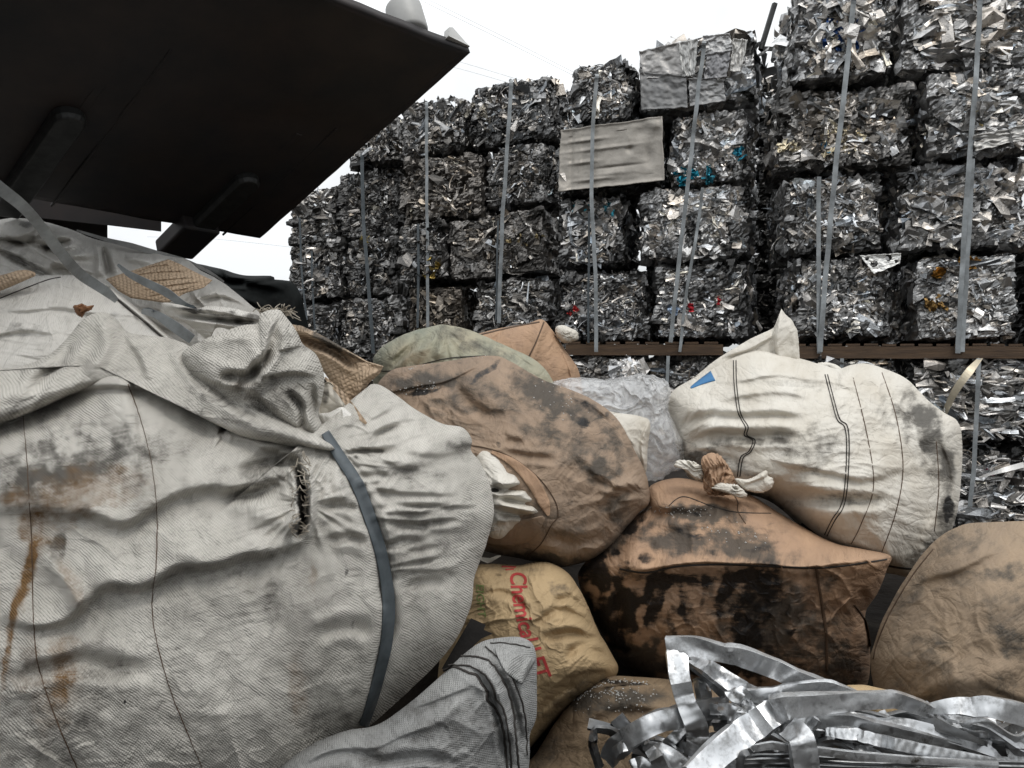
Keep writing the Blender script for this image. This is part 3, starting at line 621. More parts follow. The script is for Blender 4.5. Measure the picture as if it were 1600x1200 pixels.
# the big dented panel on the face of one bale
def sheet_on(parent, name, corners, zf, off, mat, colr, seed, n=60, amp=0.004, dents=(), solid=0.003, holes=()):
    (a, b_, c_, d_) = [np.array(q, float) for q in corners]
    u, v = np.meshgrid(np.linspace(0, 1, n), np.linspace(0, 1, n))
    q = (a*(1-u)[..., None]+b_*u[..., None])*(1-v)[..., None]+(d_*(1-u)[..., None]+c_*u[..., None])*v[..., None]
    X, Y = q[..., 0], q[..., 1]
    D = amp*(1-np.abs(fbm(u*2.2+seed, v*1.6, seed, 3))*2.2)+amp*.35*(1-np.abs(fbm(u*6, v*5+seed, seed+4, 2))*2.2)
    rim = np.minimum(np.minimum(u, 1-u)*abs(b_-a)[0], np.minimum(v, 1-v)*abs(d_-a)[1])
    D += 0.006*np.exp(-(rim/3)**2)
    for (du, dv, ru, rv, am) in dents: D += am*np.exp(-((u-du)/ru)**2-((v-dv)/rv)**2)
    X = X+1.6*fbm(v*4+seed, u*2, seed+8, 3)*(rim < 12); Y = Y+1.6*fbm(u*4+seed, v*2, seed+9, 3)*(rim < 12)
    Z = np.vectorize(zf)(X)-off-D
    V = P(X, Y, Z).reshape(-1, 3)
    F = gridF(n, n)
    if holes:
        ctr = q.reshape(-1, 2)[F].mean(1); kp = np.ones(len(F), bool)
        for (hx, hy, hr) in holes: kp &= np.hypot(ctr[:, 0]-hx, ctr[:, 1]-hy) > hr
        F = F[kp]
    Vw = V-np.array(parent.location)
    # into the bale's own frame
    Rm = np.array(parent.rotation_euler.to_matrix()); Vl = Vw@Rm
    o = mk(name, Vl, F, mat, parent=parent, smooth=True, col=np.tile(np.array(colr), (len(V), 1)), solid=solid)
    return o
M['panel'] = metal('dull_panel', 0.4, 0.6, 0.55, 0.25, bump=0.15, bs=30)
sheet_on(pb, 'metal_panel', [(876, 203), (1035, 182), (1038, 282), (872, 300)], za, 0.05, M['panel'], (0.36, 0.335, 0.30), 3, n=90, amp=.0022,
         dents=[(0.25, 0.22, 0.16, 0.03, 0.010), (0.42, 0.38, 0.3, 0.03, 0.007), (0.22, 0.57, 0.12, 0.03, 0.009), (0.55, 0.70, 0.2, 0.025, -0.007), (0.34, 0.86, 0.18, 0.03, 0.008), (0.86, 0.6, 0.05, 0.16, -0.014), (0.93, 0.12, 0.06, 0.1, 0.016), (0.03, 0.95, 0.06, 0.1, 0.02)]+[(0.12, 0.5, 0.02, 0.5, -0.010), (0.2, 0.5, 0.015, 0.5, 0.006), (0.68, 0.45, 0.03, 0.05, -0.012), (0.45, 0.8, 0.2, 0.04, 0.006), (0.8, 0.2, 0.1, 0.1, -0.006)])
bl = [o for o in BALES if 'perforated' in o['label']][0]
sheet_on(bl, 'perforated_plate', [(1343, 399), (1408, 396), (1406, 412), (1366, 428)], zd, 0.05, M['panel'], (0.78, 0.78, 0.76), 8, n=80, holes=[(1366, 413, 6), (1388, 403, 5), (1355, 404, 3.5), (1400, 408, 3)])
bl = [o for o in BALES if 'wrapped in wide' in o['label']][0]
for i, (cs, cl, off) in enumerate([([(1000, 112), (1072, 118), (1075, 168), (1002, 172)], (.22, .22, .22), .045), ([(998, 80), (1060, 66), (1068, 116), (1006, 124)], (.42, .41, .40), .04),
        ([(1060, 66), (1090, 60), (1086, 118), (1066, 120)], (.46, .46, .45), .055), ([(1098, 56), (1140, 52), (1146, 78), (1100, 86)], (.5, .5, .5), .05), ([(1104, 84), (1142, 78), (1136, 120), (1100, 124)], (.26, .26, .27), .06),
        ([(1146, 60), (1168, 62), (1158, 112), (1140, 112)], (.55, .54, .52), .055), ([(1076, 122), (1130, 124), (1134, 158), (1078, 166)], (.33, .33, .33), .05)]):
    sheet_on(bl, 'folded_sheet', cs, za, off, M['panel'], cl, 20+i, n=34, amp=0.007)
bl = [o for o in BALES if 'second row at the right' in o['label']][0]
sheet_on(bl, 'folded_sheet', [(1520, 212), (1600, 196), (1602, 218), (1524, 236)], zd, 0.05, M['panel'], (.5, .49, .47), 31, n=26, amp=0.01)

# ------------------------------------------------------------ pallets
def board(name, x0, y0, x1, y1, zf, off, thick, mat, parent):
    n = 12; xs = np.linspace(x0, x1, n); yt = y0+(xs-x0)/(x1-x0)*0; Z = np.array([zf(x) for x in xs])-off
    w = 0.6*np.array([gn(x/40, 0.3, 5) for x in xs])
    rows = [P(xs, np.full(n, y0)+w, Z), P(xs, np.full(n, y1)+w, Z), P(xs, np.full(n, y1)+w, Z+thick), P(xs, np.full(n, y0)+w, Z+thick)]
    V = np.stack(rows, 1).reshape(-1, 3); F = gridF(4, n, True).tolist()+[[0, 1, 2, 3], [4*n-4, 4*n-3, 4*n-2, 4*n-1]]
    return mk(name, V, F, mat, parent=parent)
def pallet(x0, x1, yt, yb, zf, label):
    o = empty('wooden_pallet', Pv((x0+x1)/2, yb, zf((x0+x1)/2))); o['_loc'] = list(o.location)
    tag(o, label, 'pallet', 'pallets under the upper bales')
    board('stringer', x0, yt+4, x1, yb, zf, 0.045, 0.05, M['wood'], o)
    board('stringer', x0, yt+4, x1, yb, zf, -0.38, 0.05, M['wood'], o)
    nb = int((x1-x0)/28)
    for i in range(nb):
        a = x0+(x1-x0)*i/nb+1
        board('deck_board', a, yt, a+22, yt+3.2, zf, 0.03, 0.5, M['wood'], o)
    return o
pallet(884, 1130, 534, 555, za, 'orange brown wooden pallet under the bright bales, left of the white bag')
pallet(1236, 1660, 537, 560, zd, 'dark brown wooden pallet under the right hand stack')

# ------------------------------------------------------------ straps round the stacks
def vstrap(pts, w, zf, label, mat='strap', over=True, off=0.06, group='steel straps round the bale stacks'):
    pts = list(pts); w = w*0.85
    if over: pts[0] = (pts[0][0], pts[0][1]+9)
    pts = spline(pts, 5).tolist() if len(pts) > 2 else pts
    q = [(x+1.1*float(gn(y/70, x/9, 6)), y, zf(x)-off+0.012*float(gn(y/60, x/7, 3))) for (x, y) in pts]
    if over:
        x, y = pts[0]; q = [(x+1, y+2, zf(x)+0.20), (x, y-1, zf(x)+0.03)]+q
    return ribbon3('strap', q, w, M[mat], label=label, cat='strap', n=4, solid=0.0016, grp=group)
vstrap([(566, 232), (567, 330), (574, 420), (583, 552)], 6.5, zc, 'dark grey strap down the far left stack, from the bucket edge', 'strapd')
vstrap([(468, 340), (472, 430), (480, 500)], 3.5, zc, 'thin dark strap near the leftmost edge of the wall', 'strapd', False)
vstrap([(487, 392), (489, 470), (492, 515)], 3.5, zc, 'short thin strap right of the leftmost thin one', 'strapd', False)
vstrap([(666, 152), (667, 300), (668, 420), (669, 512)], 5.5, zb_, 'long grey strap on the left half of the middle stack')
vstrap([(654, 350), (653, 430), (652, 512)], 4.5, zb_, 'short dark strap beside the long one on the middle stack', 'strapd', False)
vstrap([(798, 118), (792, 240), (785, 340), (779, 505)], 7, zb_, 'long pale strap on the right half of the middle stack')
vstrap([(778, 345), (776, 430), (775, 500)], 3.5, zb_, 'thin strap just left of the pale one on the middle stack', 'strapd', False, 0.05)
vstrap([(933, 108), (926, 200), (925, 310), (930, 430), (932, 550)], 7, za, 'blue grey strap crossing the flat panel bale', off=.09)
vstrap([(921, 330), (920, 430), (919, 536)], 4, za, 'dull thin strap just left of the one crossing the panel', 'strapd', False, 0.05)
vstrap([(1101, 56), (1090, 150), (1078, 260), (1062, 400), (1047, 535)], 7.5, za, 'long slanting strap on the bright bales right of centre', off=.10)
vstrap([(1098, 293), (1086, 380), (1072, 460), (1062, 550)], 5.5, za, 'short slanting strap to the right of the longer slanting one', 'strap', False)
vstrap([(1044, 556), (1043, 600)], 6, za, 'short strap piece below the orange brown pallet', 'strap', False)
vstrap([(1335, -20), (1322, 120), (1306, 260), (1291, 420), (1281, 550)], 9.5, zd, 'long slanting strap over the bale with the dark blue sheet')
vstrap([(1280, 276), (1279, 400), (1280, 552)], 8, zd, 'straight strap left of the slanting one on the right stack', 'strap', False, 0.055)
vstrap([(1532, -20), (1524, 130), (1511, 300), (1503, 430), (1497, 552)], 9.5, zd, 'wide strap near the right edge, running up out of the picture')
vstrap([(1520, 248), (1515, 350), (1509, 450), (1504, 550)], 8, zd, 'second strap lying close beside the wide right one', 'strap', False, 0.05)
vstrap([(1529, 560), (1527, 640), (1522, 720), (1516, 792)], 8.5, zd, 'strap on the low bales beneath the right pallet', 'strap', False)
vstrap([(1316, 560), (1315, 582)], 7, zd, 'short strap stub below the right pallet, behind the white bag', 'strap', False)
ribbon3('metal_strip', [(1534, 558, 3.5), (1515, 585, 3.42), (1490, 618, 3.45), (1474, 650, 3.5)], [6, 13, 12, 8], M['panel'], label='pale twisted strip sticking out beneath the right pallet', cat='metal strip', group=None) if False else None
def free_strip(pts, w, col, label, roll=0.02, mat='panel', name='metal_strip', cat='metal strip', grp=None):
    o = ribbon3(name, pts, w, M[mat], label=label, cat=cat, roll=roll, n=8, grp=grp)
    a = o.data.color_attributes.new('st', 'FLOAT_COLOR', 'POINT'); a.data.foreach_set('color', list(col+(1,))*len(o.data.vertices)); return o
free_strip([(1534, 558, 3.5), (1515, 580, 3.42), (1492, 612, 3.45), (1474, 650, 3.52)], [5, 13, 12, 8], (.62, .55, .42), 'pale twisted strip sticking out beneath the right pallet')
free_strip([(1600, 726, 3.5), (1570, 734, 3.45), (1530, 746, 3.5)], [9, 8, 2], (.75, .74, .72), 'white pointed strip on the lowest right bale')
free_strip([(1187, 76, 4.2), (1215, 78, 4.1), (1246, 92, 4.0)], [8, 7, 6], (.42, .42, .41), 'flat strip bridging the sky gap between the two stacks')
free_strip([(1170, 130, 4.3), (1200, 112, 4.2), (1238, 104, 4.0)], [9, 12, 10], (.3, .3, .3), 'lower bent strip in the gap beneath the flat one')
def rod(p, r, mat, label, name, cat):
    return tubes(name, [[P(*q).tolist() for q in p]], r, mat, None, label, cat)
rod([(1189, 78, 4.1), (1200, 42, 4.1), (1211, 6, 4.1)], 0.016, M['wear'], 'dark bar sticking up from the stack into the sky', 'metal_bar', 'bar')
rod([(1243, 74, 4.0), (1236, 98, 4.0), (1231, 130, 4.02)], 0.006, M['wear'], 'thin dark rod hanging in the gap beside the top right stack', 'metal_bar', 'bar')
# loose stuff by the pallet
sh = sheet_on
V, F, C = bale_geo(0.16, 0.10, 0.12, 77, tone=0.8, body=0.6, fl=30, Lm=0.07, Wm=0.03, spread=0.2)
o = mk('scrap_piece', V, F, M['panel'], loc=(0, 0, 0), col=C); o.location = Pv(978, 580, 4.0); tag(o, 'crumpled white metal scrap below the pallet, left of the strap stub', 'scrap piece')
# ------------------------------------------------------------ loader bucket hanging over the pile
P1, P2 = Pv(735, 74, 2.2), Pv(405, 367, 2.85)
LW = Vector((-0.66, -0.75, 0.0)); LW.normalize()
vv = (P1-P2); nrm = vv.cross(LW); nrm.normalize()
if nrm.z > 0: nrm = -nrm          # nrm points down, away from the plate
up = -nrm
ldr = empty('loader', (P2.x, P2.y, 0)); ldr['_loc'] = list(ldr.location); tag(ldr, 'raised dark steel loader bucket seen from below, filling the top left', 'loader')
def pl(s, t, d=0.0): return P2+vv*s+LW*t+nrm*d      # s along rear->lip, t leftwards, d below plate
def boxp(name, s0, s1, t0, t1, d0, d1, mat, bev=0.0, parent=ldr):
    V = [pl(s, t, d) for d in (d0, d1) for (s, t) in ((s0, t0), (s1, t0), (s1, t1), (s0, t1))]
    F = [[0, 1, 2, 3], [7, 6, 5, 4], [0, 4, 5, 1], [1, 5, 6, 2], [2, 6, 7, 3], [3, 7, 4, 0]]
    o = mk(name, [list(v) for v in V], F, mat, parent=parent)
    if bev:
        m = o.modifiers.new('bevel', 'BEVEL'); m.width = bev; m.segments = 3
    return o
# bottom plate with a slightly worn wavy lip
ns, ntt = 60, 80
S, T_ = np.meshgrid(np.linspace(0, 1, ns), np.linspace(0, 2.6, ntt))
lipw = 1+0.012*fbm(T_*2.2, T_*0+1, 5, 3)*(S > 0.98)
wav = 0.006*fbm(S*3, T_*2, 9, 3)
pts = np.array(P2)[None, None]+np.array(vv)*(S*lipw)[..., None]+np.array(LW)*T_[..., None]+np.array(nrm)*wav[..., None]
# corner notch: lip dips towards the tip as in a dished cutting edge
dish = 0.045*np.exp(-((T_-0.42)/0.30)**2)*np.clip((S-0.6)/0.4, 0, 1)
pts = pts-np.array(vv/vv.length)*dish[..., None]*0.9
V = pts.reshape(-1, 3)
mk('bottom_plate', V, gridF(ns, ntt), M['bucket'], parent=ldr, smooth=True, solid=0.028)
for t0 in (0.245, 0.80):
    # rounded wear strip: profile along s
    L0, L1, w, th = -0.06, 0.29 if t0 < 0.5 else 0.37, 0.080, 0.05
    n = 10; out = []
    ys = [(L0, -w/2), (L0, w/2)]+[(L1+0.035*math.sin(a), w/2*math.cos(a)) for a in np.linspace(0, math.pi, 9)]
    base = [pl(s, t0+t, 0.016) for s, t in ys]; mid = [pl(s, t0+t, th*0.7) for s, t in ys]; top = [pl(L0+(s-L0)*0.985+0.002, t0+t*0.86, th) for s, t in ys]
    k = len(ys); V = [list(v) for v in base+mid+top]; F = gridF(k, 3, True).tolist()+[list(range(2*k, 3*k))]
    o = mk('wear_strip', V, F, M['wear'], parent=ldr)
    mo = o.modifiers.new('bevel', 'BEVEL'); mo.width = 0.004; mo.segments = 2
    # worn ridge ahead of it and weld bead beside it
    boxp('weld_bead', L1+0.02, L1+0.24, t0-0.035, t0-0.012, 0.010, 0.017, M['bucket'], 0.003)
    boxp('weld_bead', -0.02, L1+0.30, t0-0.115, t0-0.108, 0.008, 0.016, M['bucket'], 0.003)
boxp('hinge_lug', -0.13, 0.05, 0.19, 0.32, 0.0, 0.06, M['bucket'], 0.01)
# side and back walls of the bucket above the plate
def prism(name, poly, t0, t1, mat):
    k = len(poly); V = [pl(s, t0, d) for s, d in poly]+[pl(s, t1, d) for s, d in poly]
    F = [list(range(k)), list(range(2*k-1, k-1, -1))]+[[i, (i+1) % k, k+(i+1) % k, k+i] for i in range(k)]
    return mk(name, [list(v) for v in V], F, mat, parent=ldr)
prism('side_plate', [(0.02, -0.016), (0.95, -0.016), (0.93, -0.06), (0.05, -0.62), (0.02, -0.62)], 0.002, 0.024, M['bucket'])
prism('side_plate', [(0.02, -0.016), (0.95, -0.016), (0.93, -0.06), (0.05, -0.62), (0.02, -0.62)], 2.57, 2.594, M['bucket'])
prism('back_plate', [(0.0, -0.016), (0.03, -0.016), (0.10, -0.64), (0.07, -0.64)], 0.026, 2.568, M['bucket'])
# small turned-up corner of the cutting edge
cn = [pl(1.0, 0.00, -0.004), pl(1.0, 0.085, -0.004), pl(0.99, 0.055, -0.055), pl(0.985, 0.03, -0.07), pl(0.99, 0.0, -0.03)]
V = [list(v) for v in cn]+[list(v-vv/vv.length*0.02) for v in cn]
mk('lip_corner', V, [[0, 1, 2, 3, 4], [9, 8, 7, 6, 5]]+[[i, (i+1) % 5, 5+(i+1) % 5, 5+i] for i in range(5)], M['pale'], parent=ldr)
# rear beam and arm under the rear edge
def edge_y(x): return 367+(x-405)*(367-302)/405.0
def slab(name, pts, z0, z1, mat):
    k = len(pts); V = [list(Pv(x, y, z0)) for x, y in pts]+[list(Pv(x, y, z1)) for x, y in pts]
    return mk(name, V, [list(range(k)), list(range(2*k-1, k-1, -1))]+[[i, (i+1) % k, k+(i+1) % k, k+i] for i in range(k)], mat, parent=ldr)
slab('cross_beam', [(-400, 228), (54, 311), (168, 330), (252, 343), (252, 362), (168, 352), (-400, 290)], 2.95, 3.15, M['bucket'])
for a, b_ in ((-120, 54), (74, 98), (102, 176), (180, 198), (224, 252)):
    slab('spacer', [(a, edge_y(a)-18), (b_, edge_y(b_)-18), (b_, edge_y(b_)+10), (a, edge_y(a)+10)], 3.0, 3.1, M['bucket'])
slab('lift_arm', [(-420, 280), (168, 346), (168, 1150), (-420, 1150)], 3.16, 3.5, M['bucket'])
# pale drum standing in the bucket behind the lip
cx = pl(0.945, 0.165, -0.02); ax = up; e1 = vv.normalized(); e2 = LW
prof = [(0.0, 0.0), (0.046, 0.0), (0.050, 0.01), (0.050, 0.086), (0.049, 0.091), (0.046, 0.093), (0.0, 0.094)]
V = []; n = 28
for r, hh in prof:
    for k in range(n):
        a = 2*math.pi*k/n; V.append(list(cx+e1*r*math.cos(a)+e2*r*math.sin(a)+ax*hh))
dr = mk('drum', V, gridF(n, len(prof), True), M['pale'], smooth=True); tag(dr, 'pale grey round drum poking up behind the bucket lip', 'drum')

# ------------------------------------------------------------ black tarpaulin heap and overhead cables
bag('tarpaulin', [(60, 380), (140, 373), (200, 385), (250, 399), (300, 410), (345, 420), (380, 430), (424, 431), (430, 437), (458, 442), (475, 480), (470, 560), (300, 600), (80, 560), (20, 470)], (260, 480), 4.2, 0.15, M['tarp'],
    folds=[('g', 0.05, 5, [(345, 420), (352, 440), (375, 440), (385, 432)]), ('s', 0.04, 8, [(260, 410), (350, 430), (450, 455)]), ('r', .03, 5, [(300, 440), (420, 480)])], wr=[(12, 90, 12, 0.02)], label='black tarpaulin over a low heap behind the sacks', cat='tarpaulin', seed=8, nt=300, nr=60)
cables = [[(640, -8, 30), (780, 60, 30), (890, 115, 29), (960, 150, 28)], [(650, -10, 30.6), (784, 56, 30.6), (893, 111, 29.6), (963, 146, 28.6)], [(600, 80, 34), (720, 108, 33), (830, 140, 32)], [(590, 62, 34), (716, 96, 33), (845, 135, 32)], [(230, 370, 60), (340, 374, 60), (470, 388, 60)]]
labs = ['nearer thin cable slanting across the sky above the middle stack', 'twin thin cable running just above the nearer one', 'lower thin cable between bucket tip and stack', 'second low cable by the bucket tip', 'faint cable low in the sky left of the bales']
for c_, l in zip(cables, labs):
    q = spline(c_, 8); tubes('overhead_cable', [P(q[:, 0], q[:, 1], q[:, 2])], 0.006 if c_[0][2] < 50 else 0.010, M['wire'], None, l, 'cable')['group'] = 'overhead cables in the sky'
# ------------------------------------------------------------ the sacks, back to front
GS = 'filled sacks on the heap'
# orange sack at the back
b4 = bag('bulk_sack', [(735, 530), (760, 518), (790, 511), (825, 505), (846, 499), (860, 512), (882, 545), (906, 585), (905, 640), (850, 670), (760, 640), (725, 580)], (815, 580), 3.05, 0.22, M['orange'], folds=[('r', .02, 7, [(850, 502), (838, 540), (818, 590)]), ('g', .012, 3, [(790, 512), (770, 535)]), ('s', .02, 5, [(870, 530), (885, 570), (890, 610)])],
    wr=[(115, 60, 16, .008)], label='small orange tan sack peaking at the back against the bales', cat='sack', group=GS, seed=41)
ribbon_on('seam', [b4], [(850, 503), (836, 538), (822, 565)], 2.0, M['seamb'], parent=b4)
ribbon_on('seam', [b4], [(843, 503), (800, 511), (750, 523)], 2.0, M['seamb'], parent=b4)
puff = bag('film_scrap', [(868, 512), (880, 508), (890, 512), (902, 518), (903, 530), (892, 535), (880, 536), (870, 526)], (885, 522), 3.0, 0.05, M['cream'], folds=[], wr=[(60, 10, 6, .012)], amp=.012, label='crumpled whitish plastic scrap beside the orange peak', cat='plastic scrap', seed=3, nt=80, nr=30, hem=.06)
# olive sack
b3 = bag('bulk_sack', [(583, 570), (588, 552), (605, 536), (640, 519), (670, 511), (688, 507), (700, 508), (735, 516), (790, 540), (835, 562), (860, 588), (866, 620), (840, 670), (750, 710), (640, 710), (590, 650)], (720, 610), 2.62, 0.26, M['green'],
    crs=0.009, folds=[('s', .03, 6, [(688, 510), (665, 535), (630, 560), (600, 590)]), ('r', .025, 8, [(700, 512), (690, 540), (680, 560)]), ('g', .02, 5, [(655, 520), (640, 545), (610, 570)]), ('s', .02, 6, [(740, 530), (790, 545), (840, 580)])],
    wr=[(60, 60, 15, .010)], rad=[(688, 508, 20, 30, 60, .012)], stains=[('r', 650, 562, 28, 12, -20, .45), ('d', 760, 548, 70, 22, 25, .45), ('d', 700, 520, 30, 14, 0, .3)],
    label='olive green sack with a creased top, behind the big brown one', cat='sack', group=GS, seed=12)
ribbon_on('seam', [b3], [(582, 572), (600, 580), (640, 574), (700, 560), (760, 556)], 1.5, M['seam'], parent=b3)
# clear film heap
b6 = bag('plastic_film', [(862, 602), (885, 592), (905, 588), (940, 592), (970, 590), (1005, 584), (1035, 592), (1048, 608), (1045, 640), (1060, 672), (1072, 700), (1066, 728), (1045, 742), (1022, 752), (1000, 745), (960, 680), (915, 650), (880, 630)], (985, 650), 2.42, 0.14, M['film'],
    wr=[(70, 60, 20, .022), (20, 50, 16, .018)], amp=.012, crs=.010, p=3, hem=.03, label='translucent plastic film bunched between the brown and white sacks', cat='plastic film', seed=22)
b6b = bag('plastic_film', [(930, 640), (965, 645), (1000, 650), (1016, 660), (1012, 700), (1008, 740), (985, 720), (960, 690), (935, 665)], (980, 685), 2.28, 0.05, M['cream'], wr=[(70, 40, 12, .010)], folds=[('s', .015, 4, [(1012, 655), (1000, 690), (1006, 735)]), ('r', .01, 3, [(960, 650), (990, 700)])],
    stains=[('d', 960, 665, 35, 12, 40, .5)], label='cream plastic sheet tucked behind the right side of the brown sack', cat='plastic sheet', seed=23, nt=160, nr=50)
# big white sack
b7 = bag('bulk_sack', [(1044, 640), (1050, 612), (1085, 590), (1118, 572), (1145, 556), (1180, 545), (1215, 550), (1250, 560), (1285, 570), (1310, 576), (1330, 570), (1352, 568), (1385, 577), (1420, 595), (1450, 625), (1475, 645), (1496, 658), (1503, 685), (1502, 750), (1492, 815), (1470, 860), (1430, 900), (1395, 897), (1330, 882), (1270, 842), (1220, 795), (1180, 775), (1120, 770), (1075, 745), (1058, 700)], (1280, 725), 2.5, 0.42, M['cream'], Tb=.35, tilt=(0, -0.0006), crs=0.009, nt=640, nr=230,
    folds=[('g', .022, 7, [(1050, 668), (1090, 654), (1140, 650), (1200, 652), (1262, 658)]), ('g', .026, 8, [(1072, 695), (1110, 682), (1160, 680), (1220, 682), (1262, 690)]), ('s', .02, 9, [(1120, 600), (1200, 592), (1280, 600), (1360, 620)]),
           ('s', .02, 10, [(1130, 625), (1180, 612), (1260, 622)]), ('g', .025, 10, [(1200, 770), (1270, 782), (1340, 785), (1400, 770)]), ('s', .022, 10, [(1200, 715), (1260, 735), (1340, 745), (1420, 735)]), ('s', .02, 8, [(1240, 760), (1290, 770), (1330, 775)]),
           ('r', .02, 12, [(1310, 575), (1380, 600), (1430, 660), (1455, 740)]), ('s', .025, 8, [(1462, 680), (1485, 720), (1497, 790)]), ('r', .02, 8, [(1430, 890), (1452, 830), (1480, 770)]), ('g', .015, 6, [(1265, 838), (1330, 860), (1390, 882)]), ('r', .018, 9, [(1330, 572), (1310, 600), (1300, 650)])],
    wr=[(4, 150, 22, .010), (70, 120, 30, .005)], rad=[(1050, 690, 26, 60, 110, .008)],
    stains=[('d', 1430, 655, 30, 45, -30, .55), ('d', 1260, 700, 60, 30, 5, .42), ('d', 1090, 716, 45, 22, -10, .65), ('d', 1120, 730, 70, 20, 5, .4), ('k', 1482, 795, 9, 26, 10, .75), ('d', 1455, 690, 26, 60, -20, .55), ('d', 1475, 830, 20, 50, 15, .6), ('k', 1450, 700, 12, 20, -30, .4), ('k', 1421, 835, 10, 7, -30, .55), ('d', 1340, 780, 80, 10, 2, .4), ('k', 1415, 645, 6, 4, 0, .6),
            ('d', 1480, 740, 14, 70, 5, .5), ('d', 1380, 650, 12, 30, 0, .3), ('k', 1455, 852, 7, 20, 30, .5), ('d', 1200, 785, 60, 12, 10, .35), ('d', 1250, 600, 60, 8, 5, .3), ('d', 1170, 690, 60, 8, 0, .5), ('d', 1440, 870, 30, 22, 40, .4)],
    label='biggest white sack, with dark double seams, right of centre', cat='sack', group=GS, seed=31, hem=.003)
for q in ([(1146, 563), (1147, 600), (1152, 640), (1158, 655), (1165, 668), (1163, 680), (1176, 688), (1170, 705), (1157, 715), (1152, 745)], [(1150, 563), (1151, 600), (1156, 640), (1161, 654), (1169, 667), (1167, 680), (1180, 688), (1173, 706), (1161, 716), (1156, 745)],
          [(1289, 585), (1298, 620), (1308, 655), (1320, 668), (1323, 700), (1320, 760), (1314, 790), (1300, 812), (1288, 836)], [(1293, 585), (1302, 620), (1312, 654), (1324, 666), (1327, 700), (1324, 760), (1318, 792), (1304, 814), (1292, 838)]):
    ribbon_on('seam', [b7], q, 1.4, M['seam'], parent=b7, off=.002)
for q in ([(1333, 590), (1355, 680), (1365, 760), (1345, 820), (1330, 850)], [(1378, 582), (1400, 650), (1411, 730), (1400, 800), (1375, 870)], [(1463, 690), (1467, 760), (1460, 830)]):
    ribbon_on('seam', [b7], q, .9, M['seamb'], parent=b7, off=.0015)
ribbon_on('hem', [b7], [(1252, 818), (1290, 845), (1340, 866), (1392, 885), (1440, 890)], 3.0, M['seam'], parent=b7, off=.002)
ribbon_on('blue_patch', [b7], [(1079, 606), (1096, 596), (1114, 587)], [2, 9, 17], M['blue'], parent=b7, off=.004, across=5)
fin = bag('sack_flap', [(1085, 590), (1110, 568), (1140, 548), (1175, 528), (1208, 513), (1216, 500), (1220, 482), (1226, 490), (1236, 498), (1246, 516), (1249, 545), (1250, 575), (1235, 590), (1180, 592), (1120, 598)], (1195, 562), 2.56, 0.04, M['cream'], Tb=.03,
    folds=[('s', .03, 6, [(1222, 486), (1214, 520), (1216, 560), (1230, 580)]), ('r', .015, 6, [(1235, 500), (1240, 540), (1238, 575)]), ('s', .015, 5, [(1130, 560), (1170, 545), (1210, 522)])], wr=[(-35, 60, 14, .008)], parent=b7, label='upright pointed white flap', seed=33, hem=.012, sharp=True, nt=260, nr=80)
bag('sack_flap', [(1262, 576), (1275, 568), (1292, 566), (1310, 572), (1316, 582), (1300, 592), (1270, 590)], (1288, 580), 2.6, 0.05, M['cream'], wr=[(30, 20, 8, .012)], stains=[('d', 1288, 575, 20, 6, 0, .5)], parent=b7, label='small dingy white fold at the top', seed=34, nt=90, nr=30, hem=.04)
# brown sack at the right edge
b10 = bag('bulk_sack', [(1360, 1040), (1368, 1000), (1385, 955), (1420, 895), (1455, 850), (1500, 822), (1550, 816), (1620, 815), (1720, 830), (1820, 900), (1860, 1040), (1800, 1220), (1600, 1300), (1450, 1240), (1380, 1120)], (1600, 1050), 1.85, 0.42, M['brown2'], Tb=.35, crs=0.006, nt=460, nr=160,
    wr=[(-20, 260, 60, .010)], folds=[('s', .02, 14, [(1400, 960), (1470, 900), (1570, 870)]), ('r', .015, 16, [(1420, 1100), (1500, 1060), (1600, 1050)]), ('s', .012, 8, [(1530, 1060), (1570, 1085), (1620, 1105)])],
    stains=[('d', 1500, 850, 60, 18, -15, .35), ('d', 1580, 950, 50, 60, 40, .3), ('d', 1570, 1070, 24, 14, 0, .45), ('k', 1560, 1082, 10, 7, 0, .45), ('d', 1420, 930, 20, 60, 30, .4), ('d', 1540, 900, 90, 14, -10, .4), ('d', 1450, 1040, 40, 60, 20, .35), ('d', 1590, 1010, 50, 20, 30, .5)], label='plump dull brown sack cut off by the right edge', cat='sack', group=GS, seed=51)
ribbon_on('seam', [b10], [(1364, 1030), (1372, 1000), (1392, 955), (1425, 900), (1458, 858)], 1.6, M['seamb'], parent=b10, off=.002)
